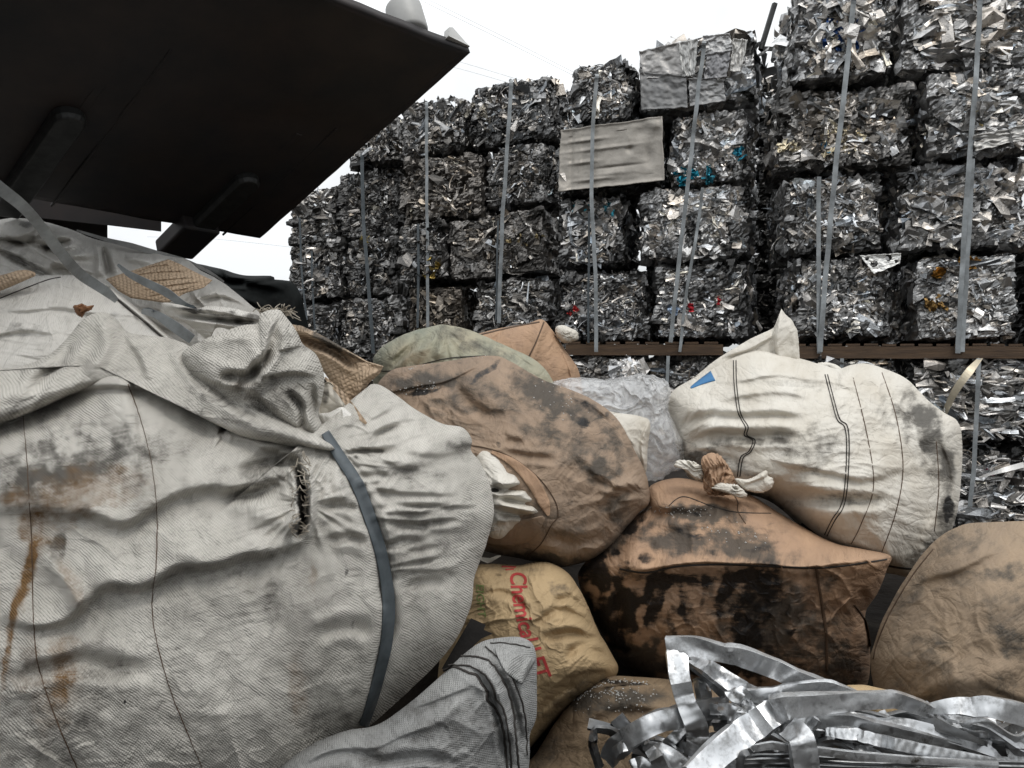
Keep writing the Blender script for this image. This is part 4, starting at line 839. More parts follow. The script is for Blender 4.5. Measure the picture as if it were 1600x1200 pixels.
# orange boxy sack with tar
def boxy(X, Y): return np.where(Y < 885, (885-Y)*0.0016, (Y-885)*0.0007)
b8 = bag('bulk_sack', [(903, 900), (918, 875), (945, 845), (975, 815), (1008, 795), (1012, 765), (1030, 752), (1060, 747), (1095, 752), (1140, 766), (1170, 772), (1215, 800), (1270, 832), (1310, 850), (1350, 858), (1391, 868), (1386, 890), (1372, 925), (1352, 960), (1360, 1010), (1355, 1070), (1330, 1110), (1250, 1130), (1100, 1120), (1030, 1080), (975, 1040), (938, 985), (915, 940)], (1150, 925), 2.12, 0.30, M['orange'], Tb=.3, p=3.2, q=2.2, crs=0.009, nt=640, nr=230, zfun=boxy,
    folds=[('r', .035, 12, [(965, 888), (1010, 893), (1060, 882), (1130, 880), (1200, 883), (1290, 885), (1388, 872)]), ('s', .022, 5, [(965, 888), (1010, 893), (1060, 882), (1130, 880), (1200, 883), (1290, 885), (1388, 872)]), ('r', .03, 14, [(1010, 892), (985, 860), (1000, 820)]), ('g', .03, 9, [(1010, 800), (1060, 806), (1120, 800)]),
           ('r', .014, 8, [(1075, 780), (1085, 830), (1080, 880)]), ('r', .02, 12, [(1250, 900), (1245, 960), (1235, 1010)]), ('g', .018, 9, [(1270, 900), (1262, 950), (1230, 990)]), ('r', .015, 8, [(1300, 930), (1330, 960), (1345, 1000)]), ('g', .016, 7, [(1340, 920), (1355, 940)]),
           ('g', .02, 8, [(1150, 770), (1170, 790), (1175, 810)]), ('r', .014, 7, [(1160, 800), (1210, 830), (1280, 850)]), ('s', .012, 6, [(1030, 980), (1060, 1020)]), ('g', .018, 9, [(960, 900), (965, 960), (985, 1030)])],
    wr=[(10, 80, 18, .007), (80, 90, 26, .006)], rad=[(1125, 765, 22, 30, 60, .010)],
    stains=[('k', 935, 890, 32, 32, 0, .9), ('k', 985, 825, 36, 12, -30, .8), ('d', 1090, 800, 60, 14, 5, .75), ('k', 1090, 802, 46, 5, 3, .45), ('k', 1022, 930, 16, 52, 12, .8), ('k', 1075, 955, 10, 46, -12, .55), ('k', 1100, 930, 6, 40, 10, .5), ('k', 1065, 908, 50, 8, 2, .5), ('k', 1052, 985, 14, 36, 0, .65), ('k', 1130, 930, 12, 52, 12, .62), ('k', 1172, 945, 36, 66, 10, .75), ('k', 1215, 930, 20, 60, -14, .5), ('d', 1190, 950, 80, 60, 0, .4), ('k', 960, 965, 45, 75, 25, .95), ('d', 1000, 1030, 50, 30, 20, .9),
            ('d', 1100, 850, 90, 24, 0, .42), ('k', 1120, 862, 26, 7, 5, .4), ('d', 1190, 870, 60, 20, 10, .4), ('d', 1240, 1000, 110, 60, 0, .4), ('k', 1236, 990, 8, 8, 0, .7), ('k', 1060, 903, 80, 10, 3, .5), ('k', 1180, 1005, 40, 22, 0, .4), ('k', 1300, 905, 26, 10, -10, .45), ('k', 1075, 835, 30, 7, 20, .5), ('k', 1185, 858, 26, 6, -8, .5), ('k', 1010, 870, 16, 12, 0, .6), ('d', 1150, 960, 190, 70, 0, .2), ('k', 1130, 1050, 120, 10, 0, .35), ('d', 1050, 830, 70, 30, -10, .5), ('d', 1160, 840, 60, 30, 20, .4), ('d', 1310, 1050, 60, 40, 0, .5), ('k', 1100, 1040, 80, 16, 0, .55), ('d', 950, 845, 40, 24, -40, .6), ('d', 1290, 900, 20, 26, 20, .4), ('r', 1060, 1000, 40, 40, 0, .3), ('k', 1200, 1040, 70, 30, 0, .5), ('k', 1165, 900, 40, 10, 0, .6)],
    label='orange boxy sack smeared with black tar, in the middle of the heap', cat='sack', group=GS, seed=61)
ribbon_on('seam', [b8], [(968, 889), (1010, 895), (1060, 885), (1130, 882), (1200, 885), (1290, 887), (1386, 874)], 2.5, M['seam'], parent=b8, off=.003)
ribbon_on('seam', [b8], [(1275, 885), (1282, 930), (1291, 990), (1292, 1050)], 4, M['seamb'], parent=b8, off=.003)
ribbon_on('seam', [b8], [(1335, 945), (1352, 970), (1360, 1010)], 3, M['seamb'], parent=b8, off=.003, zd=2.1)
ribbon_on('seam', [b8], [(1045, 790), (1068, 776), (1110, 790), (1150, 800), (1205, 802)], 1.0, M['seam'], parent=b8, off=.002)
ribbon_on('seam', [b8], [(1146, 772), (1153, 785), (1153, 798), (1165, 818)], 1.2, M['seamb'], parent=b8, off=.002)
Zk = hitZ([b8], 1110, 775)-.02
bag('sack_neck', [(1096, 722), (1100, 712), (1112, 707), (1126, 712), (1138, 728), (1146, 742), (1150, 760), (1145, 772), (1120, 774), (1102, 768), (1098, 745)], (1120, 745), Zk, .045, M['orange'], folds=[('s', .02, 4, [(1103, 720), (1108, 745), (1112, 768)]), ('s', .015, 4, [(1112, 735), (1130, 725), (1140, 738)]), ('g', .012, 3, [(1120, 765), (1130, 745), (1145, 745)])], wr=[(80, 30, 7, .012)], p=4, wrk=1.1, rad=[(1122, 775, 30, 12, 60, .02)], parent=b8, label='orange gathered sack neck', seed=63, nt=220, nr=80, hem=.05)
bag('liner_scrap', [(1056, 720), (1070, 719), (1086, 722), (1096, 730), (1100, 742), (1098, 750), (1088, 750), (1078, 742), (1066, 732), (1056, 730)], (1080, 735), Zk+.02, .03, M['cream'], wr=[(30, 22, 6, .016)], p=5, wrk=1.2, parent=b8, label='white liner end left of the neck', seed=64, nt=140, nr=44, hem=.09)
bag('liner_scrap', [(1112, 762), (1125, 755), (1140, 756), (1152, 758), (1164, 768), (1165, 776), (1155, 778), (1140, 772), (1120, 766)], (1142, 766), Zk-.05, .03, M['cream'], wr=[(10, 22, 6, .018)], p=5, wrk=1.2, parent=b8, label='white knotted liner below the neck', seed=65, nt=140, nr=44, hem=.10)
bag('liner_scrap', [(1148, 748), (1165, 749), (1178, 745), (1196, 735), (1200, 743), (1208, 748), (1206, 762), (1190, 770), (1172, 768), (1158, 762)], (1178, 757), Zk-.02, .025, M['cream'], folds=[('s', .012, 3, [(1160, 758), (1185, 750), (1202, 742)])], parent=b8, label='cream stiff liner flap right of the neck', seed=66, nt=140, nr=44, hem=.05, wr=[(-20, 20, 6, .012)])
# big brown sack
b5 = bag('bulk_sack', [(575, 640), (590, 600), (612, 578), (640, 572), (690, 566), (735, 558), (775, 556), (800, 566), (838, 588), (860, 598), (900, 612), (938, 632), (965, 655), (985, 690), (1002, 725), (1012, 750), (1014, 785), (1000, 800), (975, 830), (950, 860), (915, 878), (870, 886), (820, 874), (760, 862), (690, 840), (620, 790), (575, 710)], (800, 715), 2.2, 0.36, M['brown'], Tb=.3, tilt=(0, -0.0007), crs=0.009, nt=640, nr=230,
    folds=[('s', .022, 5, [(585, 618), (625, 612), (690, 598), (735, 578), (765, 560)]), ('s', .018, 5, [(600, 590), (650, 578), (700, 566), (740, 560)]), ('g', .02, 7, [(712, 600), (735, 635), (765, 655)]), ('r', .022, 10, [(720, 590), (760, 620), (800, 650)]), ('g', .02, 7, [(800, 570), (812, 600), (828, 620)]),
           ('g', .025, 9, [(1010, 775), (975, 775), (950, 785), (930, 800)]), ('g', .02, 7, [(1012, 782), (985, 800), (960, 815)]), ('r', .03, 9, [(1012, 765), (985, 755), (960, 765)]), ('s', .03, 9, [(880, 600), (920, 630), (960, 665), (985, 720)]), ('g', .02, 9, [(905, 610), (935, 650), (950, 690)]),
           ('r', .02, 14, [(960, 760), (930, 720), (890, 700)]), ('g', .015, 10, [(850, 840), (900, 850), (950, 830)]), ('g', .012, 6, [(790, 705), (830, 716), (870, 720)]), ('g', .012, 6, [(785, 690), (820, 692)]), ('s', .012, 6, [(640, 660), (690, 690), (750, 720)])],
    wr=[(35, 120, 24, .010), (-60, 100, 34, .007)], rad=[(1012, 780, 22, 40, 90, .014)],
    stains=[('d', 665, 595, 60, 16, -8, .75), ('k', 660, 612, 30, 5, -10, .75), ('k', 760, 580, 40, 6, -35, .6), ('d', 870, 630, 60, 24, 20, .7), ('k', 925, 640, 42, 9, 32, .6), ('k', 905, 655, 40, 8, 30, .4), ('d', 840, 600, 45, 22, 15, .6), ('d', 840, 675, 30, 16, 10, .4), ('d', 940, 735, 26, 24, 0, .5),
            ('d', 850, 875, 80, 12, 5, .7), ('d', 700, 630, 40, 14, 10, .45), ('k', 780, 696, 5, 7, 0, .6), ('k', 885, 775, 8, 14, -30, .45), ('d', 960, 690, 18, 40, -30, .5), ('d', 620, 680, 50, 30, 30, .4), ('d', 870, 810, 50, 30, 10, .35), ('d', 760, 620, 60, 20, 30, .4), ('d', 900, 700, 50, 40, 30, .4), ('d', 960, 800, 30, 30, 0, .45), ('k', 912, 668, 10, 16, 30, .45), ('d', 700, 660, 50, 14, 30, .35)],
    label='big pinkish brown sack with a torn side, centre of the heap', cat='sack', group=GS, seed=71)
ribbon_on('seam', [b5], [(725, 695), (760, 700), (800, 715), (840, 745), (866, 780), (872, 806), (862, 820), (845, 850), (820, 872)], 1.3, M['seamb'], parent=b5, off=.002)
Zt = hitZ([b5], 800, 770)
bag('torn_liner', [(742, 712), (765, 704), (790, 722), (815, 744), (835, 770), (850, 800), (852, 806), (835, 810), (812, 818), (796, 830), (782, 842), (765, 838), (745, 820), (730, 770)], (785, 775), Zt+.045, .075, M['cream'], Tb=.01,
    folds=[('g', .03, 5, [(765, 762), (785, 767), (800, 765), (825, 760)]), ('r', .02, 8, [(770, 750), (800, 750), (815, 745)]), ('g', .022, 5, [(780, 775), (810, 785), (840, 795)]), ('r', .018, 7, [(770, 782), (800, 792), (845, 802)]), ('g', .02, 5, [(770, 800), (800, 803), (835, 808)]), ('r', .014, 5, [(775, 812), (795, 815)])], stains=[('k', 772, 766, 9, 4, 8, 1.0), ('d', 800, 810, 40, 10, 5, .35), ('d', 760, 800, 14, 30, 0, .4)],
    wr=[(15, 30, 9, .012)], parent=b5, label='white liner bulging from the tear', seed=73, nt=300, nr=100, hem=.01)
ribbon_on('torn_flap', [b5], [(768, 706), (800, 722), (830, 750), (850, 785), (857, 806)], [4, 12, 20, 18, 3], M['orange'], parent=b5, off=.006, across=7, label='tan strip of torn cloth')
for o_ in [bpy.data.objects[-1]]: pass
ribbon_on('torn_flap', [b5], [(752, 838), (790, 838), (825, 826), (850, 808)], [16, 40, 34, 4], M['brown'], parent=b5, off=.006, across=7)
# sack with red lettering
b9 = bag('printed_sack', [(728, 905), (745, 884), (770, 881), (810, 883), (840, 878), (862, 880), (885, 893), (902, 915), (918, 945), (935, 985), (952, 1015), (966, 1045), (950, 1070), (915, 1090), (880, 1115), (845, 1150), (810, 1190), (750, 1230), (690, 1180), (685, 1050), (705, 950)], (815, 1020), 1.95, 0.30, M['tan'], Tb=.3, crs=0.010, nt=560, nr=200,
    folds=[('g', .016, 6, [(838, 975), (870, 955), (905, 965), (930, 990)]), ('g', .018, 7, [(850, 1000), (885, 990), (915, 1000), (940, 1000)]), ('g', .020, 7, [(885, 1032), (910, 1012), (955, 1028)]), ('r', .014, 8, [(860, 980), (900, 980), (930, 1000)]), ('g', .014, 6, [(860, 945), (890, 935), (912, 960)]),
           ('s', .02, 7, [(850, 1090), (890, 1060), (955, 1045)]), ('g', .014, 6, [(840, 1115), (870, 1085), (900, 1070)]), ('r', .014, 9, [(870, 930), (890, 925), (905, 940)]), ('g', .012, 6, [(750, 930), (790, 925), (830, 960)]), ('s', .014, 7, [(840, 1130), (880, 1095), (930, 1075)])],
    wr=[(-18, 70, 16, .007)], stains=[('d', 872, 920, 22, 12, 30, .4), ('d', 820, 1180, 80, 30, -20, .5), ('k', 778, 898, 8, 4, 0, .5), ('d', 800, 890, 60, 10, 0, .25), ('d', 890, 1090, 60, 12, -30, .4)],
    label='tan sack printed with red lettering, centre foreground', cat='sack', group=GS, seed=81)
def print_text(body, parent, x0, y0, x1, y1, x2, y2, size, mat, name, sp=1.0, shear=0.2, off=.0025):
    """lettering wrapped on the sack along a quadratic line (text reads from point 0 to point 2), letter tops to the right"""
    cu = bpy.data.curves.new(name, 'FONT'); cu.body = body; cu.size = 1; cu.shear = shear; cu.offset = 0.018; cu.resolution_u = 5; cu.space_character = sp
    to = bpy.data.objects.new(name, cu); COL.objects.link(to)
    bpy.context.view_layer.update()
    me = to.to_mesh(); import bmesh
    bm = bmesh.new(); bm.from_mesh(me); to.to_mesh_clear(); bpy.data.objects.remove(to)
    for g in np.arange(-0.3, 1.1, 0.06): bmesh.ops.bisect_plane(bm, geom=bm.verts[:]+bm.edges[:]+bm.faces[:], plane_co=(0, g, 0), plane_no=(0, 1, 0))
    W = max(v.co.x for v in bm.verts)
    for g in np.arange(0, W, 0.06): bmesh.ops.bisect_plane(bm, geom=bm.verts[:]+bm.edges[:]+bm.faces[:], plane_co=(g, 0, 0), plane_no=(1, 0, 0))
    Vs = []
    for v in bm.verts:
        t = v.co.x/W; bx = (1-t)**2*x0+2*t*(1-t)*x1+t*t*x2; by = (1-t)**2*y0+2*t*(1-t)*y1+t*t*y2
        tx = 2*(1-t)*(x1-x0)+2*t*(x2-x1); ty = 2*(1-t)*(y1-y0)+2*t*(y2-y1); l = math.hypot(tx, ty)
        px = bx+ty/l*v.co.y*size; py = by-tx/l*v.co.y*size
        z = hitZ([parent], px, py, None)
        Vs.append(P(px, py, (z if z else 1.8)-off).tolist())
    bm.verts.index_update()
    F = [[v.index for v in f.verts] for f in bm.faces]
    return mk(name, Vs, F, mat, parent=parent, smooth=True)
print_text("Chemical LFT", b9, 797, 893, 801, 975, 839, 1066, 36, M['red'], 'red_lettering', 0.98, 0.12)
print_text("EIGHT", b9, 744, 912, 744, 940, 748, 966, 17, M['greenink'], 'green_lettering', 1.0, 0.1)
ribbon_on('red_mark', [b9], [(784, 885), (806, 886)], 2.2, M['red'], parent=b9, off=.0025); ribbon_on('red_mark', [b9], [(790, 890), (803, 889)], 1.8, M['red'], parent=b9, off=.0025)
# muddy sack at the bottom
b11 = bag('bulk_sack', [(790, 1230), (835, 1180), (862, 1135), (890, 1100), (925, 1070), (955, 1057), (1000, 1058), (1050, 1062), (1120, 1070), (1250, 1075), (1340, 1072), (1400, 1082), (1470, 1110), (1560, 1160), (1600, 1300), (1400, 1450), (1000, 1450), (820, 1350)], (1180, 1260), 1.86, 0.30, M['mud'], Tb=.3, nt=460, nr=150,
    folds=[('s', .014, 4, [(890, 1102), (930, 1078), (980, 1070), (1050, 1072)]), ('g', .014, 9, [(900, 1150), (960, 1120), (1030, 1110)])], wr=[(-25, 120, 30, .008)], stains=[('d', 960, 1095, 80, 22, -5, .7), ('k', 965, 1066, 60, 5, 4, .7), ('d', 850, 1180, 40, 20, -40, .4)],
    label='muddy tan sack under the metal strips, strewn with pale granules', cat='sack', group=GS, seed=91)
bag('bulk_sack', [(1315, 1080), (1340, 1070), (1370, 1074), (1410, 1085), (1450, 1100), (1480, 1130), (1420, 1170), (1330, 1150)], (1390, 1115), 1.50, .06, M['tan'], wr=[(20, 60, 16, .008)], label='sliver of light tan sack between metal strips and the plump brown sack', cat='sack', group=GS, seed=93, nt=160, nr=50)
# pale granules
def granules(name, objs, spec, r, label, seed):
    rng = np.random.default_rng(seed); Vs, Fs, off = [], [], 0
    bv = np.array([(1, 0, 0), (-1, 0, 0), (0, 1, 0), (0, -1, 0), (0, 0, 1), (0, 0, -1)], float); bf = np.array([(0, 2, 4), (2, 1, 4), (1, 3, 4), (3, 0, 4), (2, 0, 5), (1, 2, 5), (3, 1, 5), (0, 3, 5)])
    for (path, n_, sp) in spec:
        q = spline(path, 20) if len(path) > 2 else np.linspace(path[0], path[1], 20)
        for i in range(n_):
            p = q[rng.integers(len(q))]+rng.normal(0, sp, 2); z = hitZ(objs, p[0], p[1], None)
            if z is None: continue
            Vs.append(bv*r*rng.uniform(.5, 1.2)*rng.uniform(.6, 1.3, 3)+P(p[0], p[1], z-r*.3)); Fs.append(bf+off); off += 6
    return tag(mk(name, np.concatenate(Vs), np.concatenate(Fs), M['pellet'], smooth=False), label, 'granules', None, 'stuff')
granules('scattered_granules', [b11], [([(900, 1095), (930, 1074), (960, 1064), (1010, 1068)], 90, 1.6), ([(950, 1080), (975, 1086)], 35, 4), ([(900, 1090), (1010, 1090)], 70, 12), ([(960, 1100), (1020, 1120)], 15, 10)], .0021, 'pale metal granules strewn over the muddy sack', 4)
granules('scattered_granules', [b5], [([(588, 618), (640, 610), (680, 604)], 60, 3), ([(640, 575), (700, 562), (760, 556)], 40, 1.5), ([(850, 610), (900, 640)], 30, 12)], .0024, 'pale granules along the seam of the brown sack', 5)
granules('scattered_granules', [b8], [([(1000, 795), (1050, 800), (1110, 800)], 60, 4), ([(1100, 830), (1200, 850)], 30, 9)], .0022, 'dark and pale granules on the tar smeared sack', 6)

# ------------------------------------------------------------ left: collapsed sacks and loose sacking
GL = 'slumped sacks on the left of the heap'
l1 = bag('slumped_sack', [(-260, 420), (-120, 372), (0, 343), (35, 341), (62, 345), (90, 352), (115, 360), (150, 374), (200, 385), (245, 392), (290, 404), (310, 420), (345, 440), (375, 462), (402, 484), (440, 505), (470, 540), (430, 620), (300, 680), (0, 680), (-220, 640)], (150, 520), 2.15, 0.16, M['white'], Tb=.25, tilt=(0, -0.001), nt=560, nr=190,
    folds=[('s', 0.0510, 7, [(-60, 372), (10, 372), (60, 378), (75, 384)]), ('g', 0.0510, 7, [(36, 378), (70, 362), (95, 372)]), ('g', 0.0425, 6, [(65, 392), (90, 380), (120, 375)]), ('s', 0.0425, 5, [(0, 362), (50, 388), (95, 415), (150, 432)]), ('r', 0.0340, 5, [(150, 376), (155, 400), (150, 425), (146, 432)]), ('s', 0.0340, 6, [(300, 470), (350, 462), (410, 490)]),
           ('g', 0.0340, 6, [(250, 405), (200, 392)]), ('s', 0.0340, 5, [(-40, 380), (30, 400), (80, 432)]), ('g', 0.0340, 5, [(0, 392), (40, 412), (90, 436)]), ('r', 0.0680, 9, [(60, 352), (100, 372), (130, 380)]), ('g', 0.0595, 8, [(10, 375), (50, 380), (90, 398), (120, 400)]), ('r', 0.0595, 8, [(70, 415), (110, 400), (150, 398)]), ('g', 0.0510, 6, [(160, 385), (168, 410), (175, 430)]), ('r', 0.0510, 8, [(190, 400), (230, 404), (260, 402)])],
    wr=[(25, 70, 14, .018)], crs=.02, stains=[('d', 40, 350, 14, 5, 0, .7), ('d', 20, 395, 50, 12, 30, .3), ('d', 60, 420, 50, 5, 30, .35), ('d', 360, 490, 60, 8, 8, .45), ('d', 280, 430, 60, 8, 14, .3)],
    label='slumped off white sack at the back left, under the loader', cat='sack', group=GL, seed=101)
ribbon3('frayed_edge', [(120, 360, 2.2), (165, 374, 2.2), (205, 384, 2.2), (250, 397, 2.22), (290, 408, 2.25), (325, 424, 2.3), (350, 440, 2.35)], [3, 6, 9, 8, 7, 5, 2], M['grey2'], parent=l1, label='grey frayed hem along the top')
l0 = bag('cloth_scrap', [(-60, 440), (0, 430), (30, 422), (48, 423), (56, 430), (40, 438), (0, 455), (-50, 475)], (0, 440), 1.72, .02, M['burlap'], label='beige knotted cloth scrap at the left edge', cat='cloth scrap', seed=104, nt=120, nr=40, hem=.02, wr=[(20, 20, 6, .006)])
l0['label'] = 'beige rough cloth scrap at the left edge above the grey sack'
wp = bag('burlap_scrap', [(165, 436), (182, 430), (215, 420), (250, 409), (263, 405), (280, 412), (305, 425), (332, 438), (318, 450), (290, 458), (262, 474), (235, 470), (205, 466), (185, 455)], (250, 438), 1.92, .015, M['burlap'], tilt=(0, -.0012), sharp=True, Tb=.01, hem=.008,
    folds=[('g', .004, 1.6, [(190, 440+0), (230, 428), (300, 424)]), ('g', .004, 1.6, [(200, 448), (240, 440), (315, 434)]), ('g', .004, 1.6, [(215, 458), (260, 448), (320, 442)]), ('g', .004, 1.6, [(230, 466), (270, 456), (300, 452)]), ('g', .004, 1.6, [(200, 432), (240, 418), (275, 414)])], amp=.003,
    label='beige coarse woven patch lying on the white slumped sack', cat='cloth scrap', seed=105, nt=300, nr=80)
l2 = bag('slumped_sack', [(-260, 500), (-100, 462), (0, 446), (40, 434), (80, 430), (120, 431), (150, 437), (170, 448), (200, 470), (235, 500), (265, 525), (292, 540), (320, 560), (330, 620), (250, 700), (0, 720), (-220, 690)], (110, 560), 1.72, 0.15, M['white'], Tb=.2, tilt=(0, -.0011), nt=480, nr=160,
    folds=[('s', .02, 8, [(-20, 492), (50, 482), (120, 486), (200, 500)]), ('s', .02, 8, [(-20, 535), (40, 522), (90, 525)]), ('r', .014, 5, [(150, 440), (200, 475), (250, 520), (290, 545)]), ('s', .014, 7, [(180, 495), (230, 505), (285, 535)]), ('g', .01, 6, [(20, 460), (90, 448), (150, 460)])], wr=[(5, 130, 22, .014)], crs=.010,
    stains=[('d', 30, 515, 30, 12, 0, .4), ('d', 150, 500, 120, 8, 6, .2)], label='smooth grey white slumped sack, in front of the burlap patch', cat='sack', group=GL, seed=106)
ribbon_on('hem', [l2], [(165, 447), (200, 475), (235, 504), (262, 527), (290, 545)], 5, M['white'], parent=l2, off=.012, zd=1.7)
ribbon_on('seam', [l2], [(168, 454), (195, 478), (230, 507), (258, 531)], 1.8, M['seam'], parent=l2, off=.006, zd=1.7)
ribbon_on('seam', [l2], [(0, 466), (40, 450), (75, 437), (95, 433)], .9, M['seam'], parent=l2, off=.002, zd=1.7)
ribbon3('strap', [(-90, 225, 1.05), (0, 294, 1.15), (45, 332, 1.25), (95, 395, 1.40), (125, 428, 1.5), (165, 455, 1.6), (182, 470, 1.68)], [22, 20, 18, 18, 17, 15, 8], M['strap'], label='loose wide grey strap slanting down from the left edge', cat='strap', solid=.0015)
ribbon3('strap', [(184, 413, 1.86), (200, 427, 1.84), (225, 440, 1.83), (260, 457, 1.83), (285, 475, 1.84), (308, 486, 1.85)], [3, 9, 12, 13, 11, 7], M['strap'], label='grey strap end lying across the beige woven patch', cat='strap', solid=.0015, roll=.01)
ribbon3('strap', [(222, 486, 1.70), (245, 492, 1.66), (275, 512, 1.64), (300, 530, 1.64)], [8, 12, 17, 15], M['strap'], label='short grey strap end below the woven patch', cat='strap', solid=.0015, roll=.01)
ribbon3('strap', [(222, 484, 1.72), (232, 484, 1.69), (240, 486, 1.66)], [3, 7, 4], M['strapd'], label='dark curled tip of strap below the woven patch', cat='strap')
ribbon3('strap', [(290, 476, 1.84), (300, 482, 1.82), (310, 486, 1.84)], [5, 11, 4], M['strapd'], label='dark curled tip of strap right of the woven patch', cat='strap')
dk1 = bag('cloth_scrap', [(255, 474), (280, 476), (305, 482), (330, 478), (380, 485), (420, 500), (430, 515), (380, 520), (340, 512), (325, 530), (290, 505), (262, 492)], (340, 500), 1.75, .05, M['white'], folds=[('s', .03, 5, [(262, 480), (320, 486), (400, 500)]), ('g', .03, 4, [(270, 492), (340, 500), (410, 506)])], wr=[(10, 60, 8, .010)],
    stains=[('k', 300, 484, 34, 5, 4, .6), ('d', 380, 498, 60, 8, 5, .6)], label='ragged layered cloth edges below the woven patch', cat='cloth scrap', seed=109, nt=260, nr=70, hem=.03)
# frayed brown sacking in the middle
fb = bag('burlap_scrap', [(440, 505), (470, 508), (505, 525), (545, 548), (575, 565), (600, 572), (592, 585), (575, 600), (560, 628), (548, 640), (530, 615), (505, 580), (480, 550), (455, 530)], (520, 565), 1.62, .04, M['burlap'], sharp=True, Tb=.02, hem=.015,
    folds=[('s', .03, 6, [(445, 512), (500, 530), (550, 555), (598, 576)]), ('g', .03, 6, [(455, 522), (510, 545), (560, 575)]), ('r', .02, 8, [(560, 625), (575, 590), (600, 575)])], stains=[('d', 510, 532, 60, 7, 28, .9), ('k', 530, 545, 40, 4, 28, .5)], wr=[(28, 60, 10, .008)],
    label='frayed brown sacking sticking out right of the cloth peak', cat='cloth scrap', seed=111, nt=300, nr=80)

